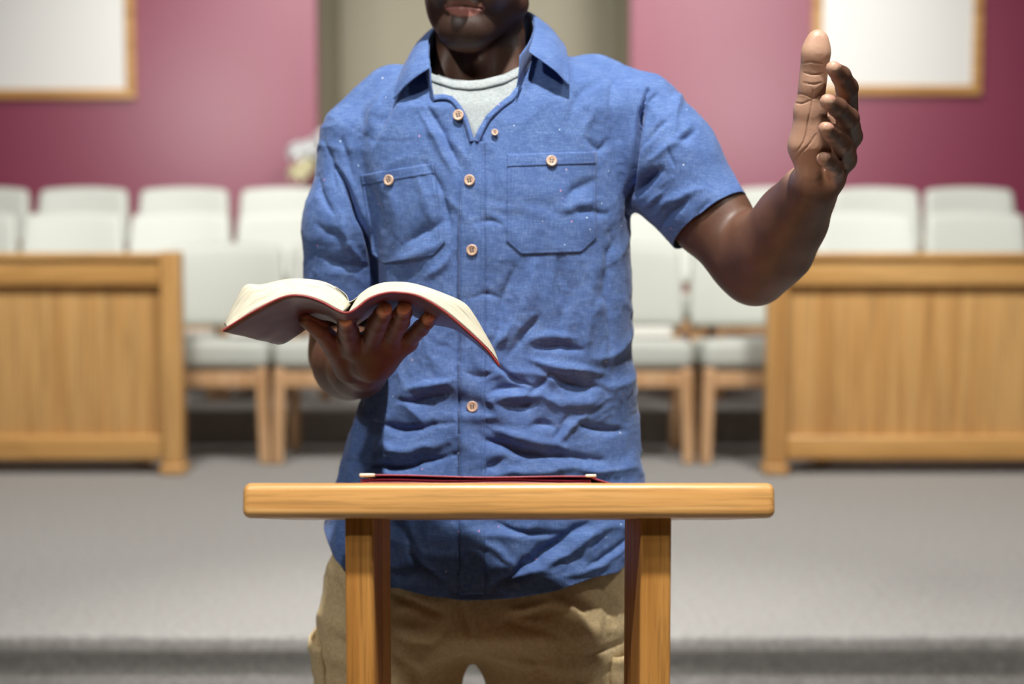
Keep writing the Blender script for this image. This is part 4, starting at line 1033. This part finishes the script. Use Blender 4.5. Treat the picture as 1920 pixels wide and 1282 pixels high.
# page blocks: bottom follows the cover, top follows its own curve
TOPL = [(420, 608), (437, 571), (459, 535), (490, 533), (530, 524), (562, 522), (600, 526), (626, 536), (646, 552), (658, 570)]
def block(name, i0, i1, top_near, rev, lab):
    m = 50; ks = np.linspace(i0, i1, m); n0 = nk*0
    bot = np.array([np.array([np.interp(k, range(nb), A[:, q]) for q in range(3)]) for k in ks]); botf = np.array([np.array([np.interp(k, range(nb), Bf[:, q]) for q in range(3)]) for k in ks])
    dirv = (botf-bot); L = np.linalg.norm(dirv, axis=1, keepdims=True)
    nn = np.array([Nc[int(round(k))*nk] for k in ks]); 
    top = catmull([P(x, y, YN+.034) for x, y in top_near], 300)
    seg = np.concatenate([[0], np.cumsum(np.linalg.norm(np.diff(top, axis=0), axis=1))]); top = np.array([[np.interp(v, seg, top[:, q]) for q in range(3)] for v in np.linspace(0, seg[-1], m)])
    bn = bot+dirv*.03+nn*.0012; tn = top+dirv*.0
    fb = bot+dirv*.97+nn*.0012; ft = top+dirv*.80; 
    rows = 10; cols = []
    U = []
    seq = [bn*(1-a)+tn*a for a in np.linspace(0, 1, rows)]+[tn*(1-a)+ft*a for a in np.linspace(.04, 1, 14)]+[ft*(1-a)+fb*a for a in np.linspace(.1, 1, rows)]
    for r_, s_ in enumerate(seq):
        if 0 < r_ < rows-1: s_ = s_+np.array([0, 1, 0])*(.0007*noise3(s_*np.array([40, 1, 1])+np.array([0, r_*3.1, 0])))[:, None]
        cols.append(s_)
    G = np.array(cols); R_ = len(cols); Vb = G.reshape(-1, 3); Fb = gridfaces(R_, m)
    # close the ends
    if normals(Vb, Fb)[(rows-1)*m+m//2][2] < 0: Fb = Fb[:, ::-1]
    o = bp(name, Vb, Fb, PAGES)
    bm = bmesh.new(); bm.from_mesh(o.data); bm.verts.ensure_lookup_table()
    for c in (0, m-1):
        vs = [bm.verts[r_*m+c] for r_ in range(R_)]
        try: f = bm.faces.new(vs)
        except ValueError: pass
    try: bmesh.ops.bridge_loops
    except Exception: pass
    for c in range(m-1):
        bm.faces.new([bm.verts[c], bm.verts[(R_-1)*m+c], bm.verts[(R_-1)*m+c+1], bm.verts[c+1]])
    bmesh.ops.recalc_face_normals(bm, faces=bm.faces); bm.to_mesh(o.data); bm.free()
    uvl = o.data.uv_layers.new(name='UVMap'); li = np.zeros(len(o.data.loops), int); o.data.loops.foreach_get('vertex_index', li)
    uvl.data.foreach_set('uv', np.stack([(li % m)/m, (li//m)/rows], 1).astype(np.float32).ravel())
    o['label'] = lab; return o
def near_index(x): 
    pxs = proj(A)[0]; return float(np.interp(x, pxs, np.arange(nb)))
block('page_block', near_index(423), near_index(642), TOPL, False, 'cream page edges fanned open on one half')
TOPR = [(662, 570), (672, 554), (690, 540), (712, 531), (738, 528), (775, 531), (820, 545), (868, 566), (888, 588), (908, 622), (926, 654), (933, 672)]
block('page_block', near_index(655), near_index(932), TOPR, False, 'cream page edges curving down on the other half')
# the few pages rising at the gutter
def leafp(pts, lab=None):
    c = catmull([P(x, y, YN+.030) for x, y in pts], 20); d = (Bf[nb//2-3]-A[nb//2-3])*.80
    V = np.array([c[i]+d*j/5 for i in range(20) for j in range(6)]); o = bp('page', V, gridfaces(20, 6), PAPER); s = o.modifiers.new('t', 'SOLIDIFY'); s.thickness = .0005; return o
leafp([(638, 577), (650, 568), (662, 562), (676, 552), (690, 541)]); leafp([(634, 577), (644, 560), (634, 545), (612, 533)]); leafp([(640, 578), (652, 566), (648, 552), (628, 537)])
leafp([(633, 578), (640, 566), (626, 550), (606, 537)])
# ================================================================ LIGHT
w = bpy.data.worlds.new('world'); SC.world = w; w.use_nodes = True
w.node_tree.nodes['Background'].inputs[0].default_value = (1.0, .80, .68, 1); w.node_tree.nodes['Background'].inputs[1].default_value = .045
def spot(name, loc, aim, power, size=.15, angle=90, blend=.6, col=(1, .97, .93)):
    l = bpy.data.lights.new(name, 'SPOT'); l.energy = power; l.shadow_soft_size = size; l.spot_size = math.radians(angle); l.spot_blend = blend; l.color = col
    o = bpy.data.objects.new(name, l); COL.objects.link(o); o.location = loc
    o.rotation_euler = (Vector(aim)-Vector(loc)).to_track_quat('-Z', 'Y').to_euler(); return o
spot('ceiling_spot', (.1, .55, 4.4), (.05, 1.8, 1.0), 800, .07, 48, .6)
spot('ceiling_spot', (2.4, .35, 4.0), (.05, 1.75, 1.0), 130, .08, 44, .6)
spot('ceiling_spot', (-1.7, -.5, 3.7), (.1, 1.8, 1.25), 180, .09, 48, .6)
spot('added_edge_fill', (-2.2, -.6, 4.6), (-1.8, 3.3, .3), 95, .1, 75, 1)  # pair of added fill lights, brightens the stage nosing and riser
spot('added_edge_fill', (2.4, -.6, 4.6), (2.0, 3.3, .3), 95, .1, 75, 1)
spot('ceiling_spot', (-1.3, 3.1, 4.6), (-1.0, 6.0, .5), 600, .3, 125, 1)
spot('ceiling_spot', (1.5, 3.1, 4.6), (1.2, 6.0, .5), 640, .3, 125, 1)
spot('added_wall_fill', (-2.3, 4.3, 2.35), (-1.5, 9.3, 1.9), 260, .35, 70, 1)  # pair of added lights above the frame, puts a sheen on the crimson wall
spot('added_wall_fill', (1.7, 4.3, 2.35), (1.1, 9.3, 1.9), 260, .35, 70, 1)
spot('ceiling_spot', (-1.3, 6.8, 4.9), (-1.0, 9.2, 1.8), 330, .3, 110, 1)
spot('ceiling_spot', (1.4, 6.8, 4.9), (1.1, 9.2, 1.8), 330, .3, 110, 1)
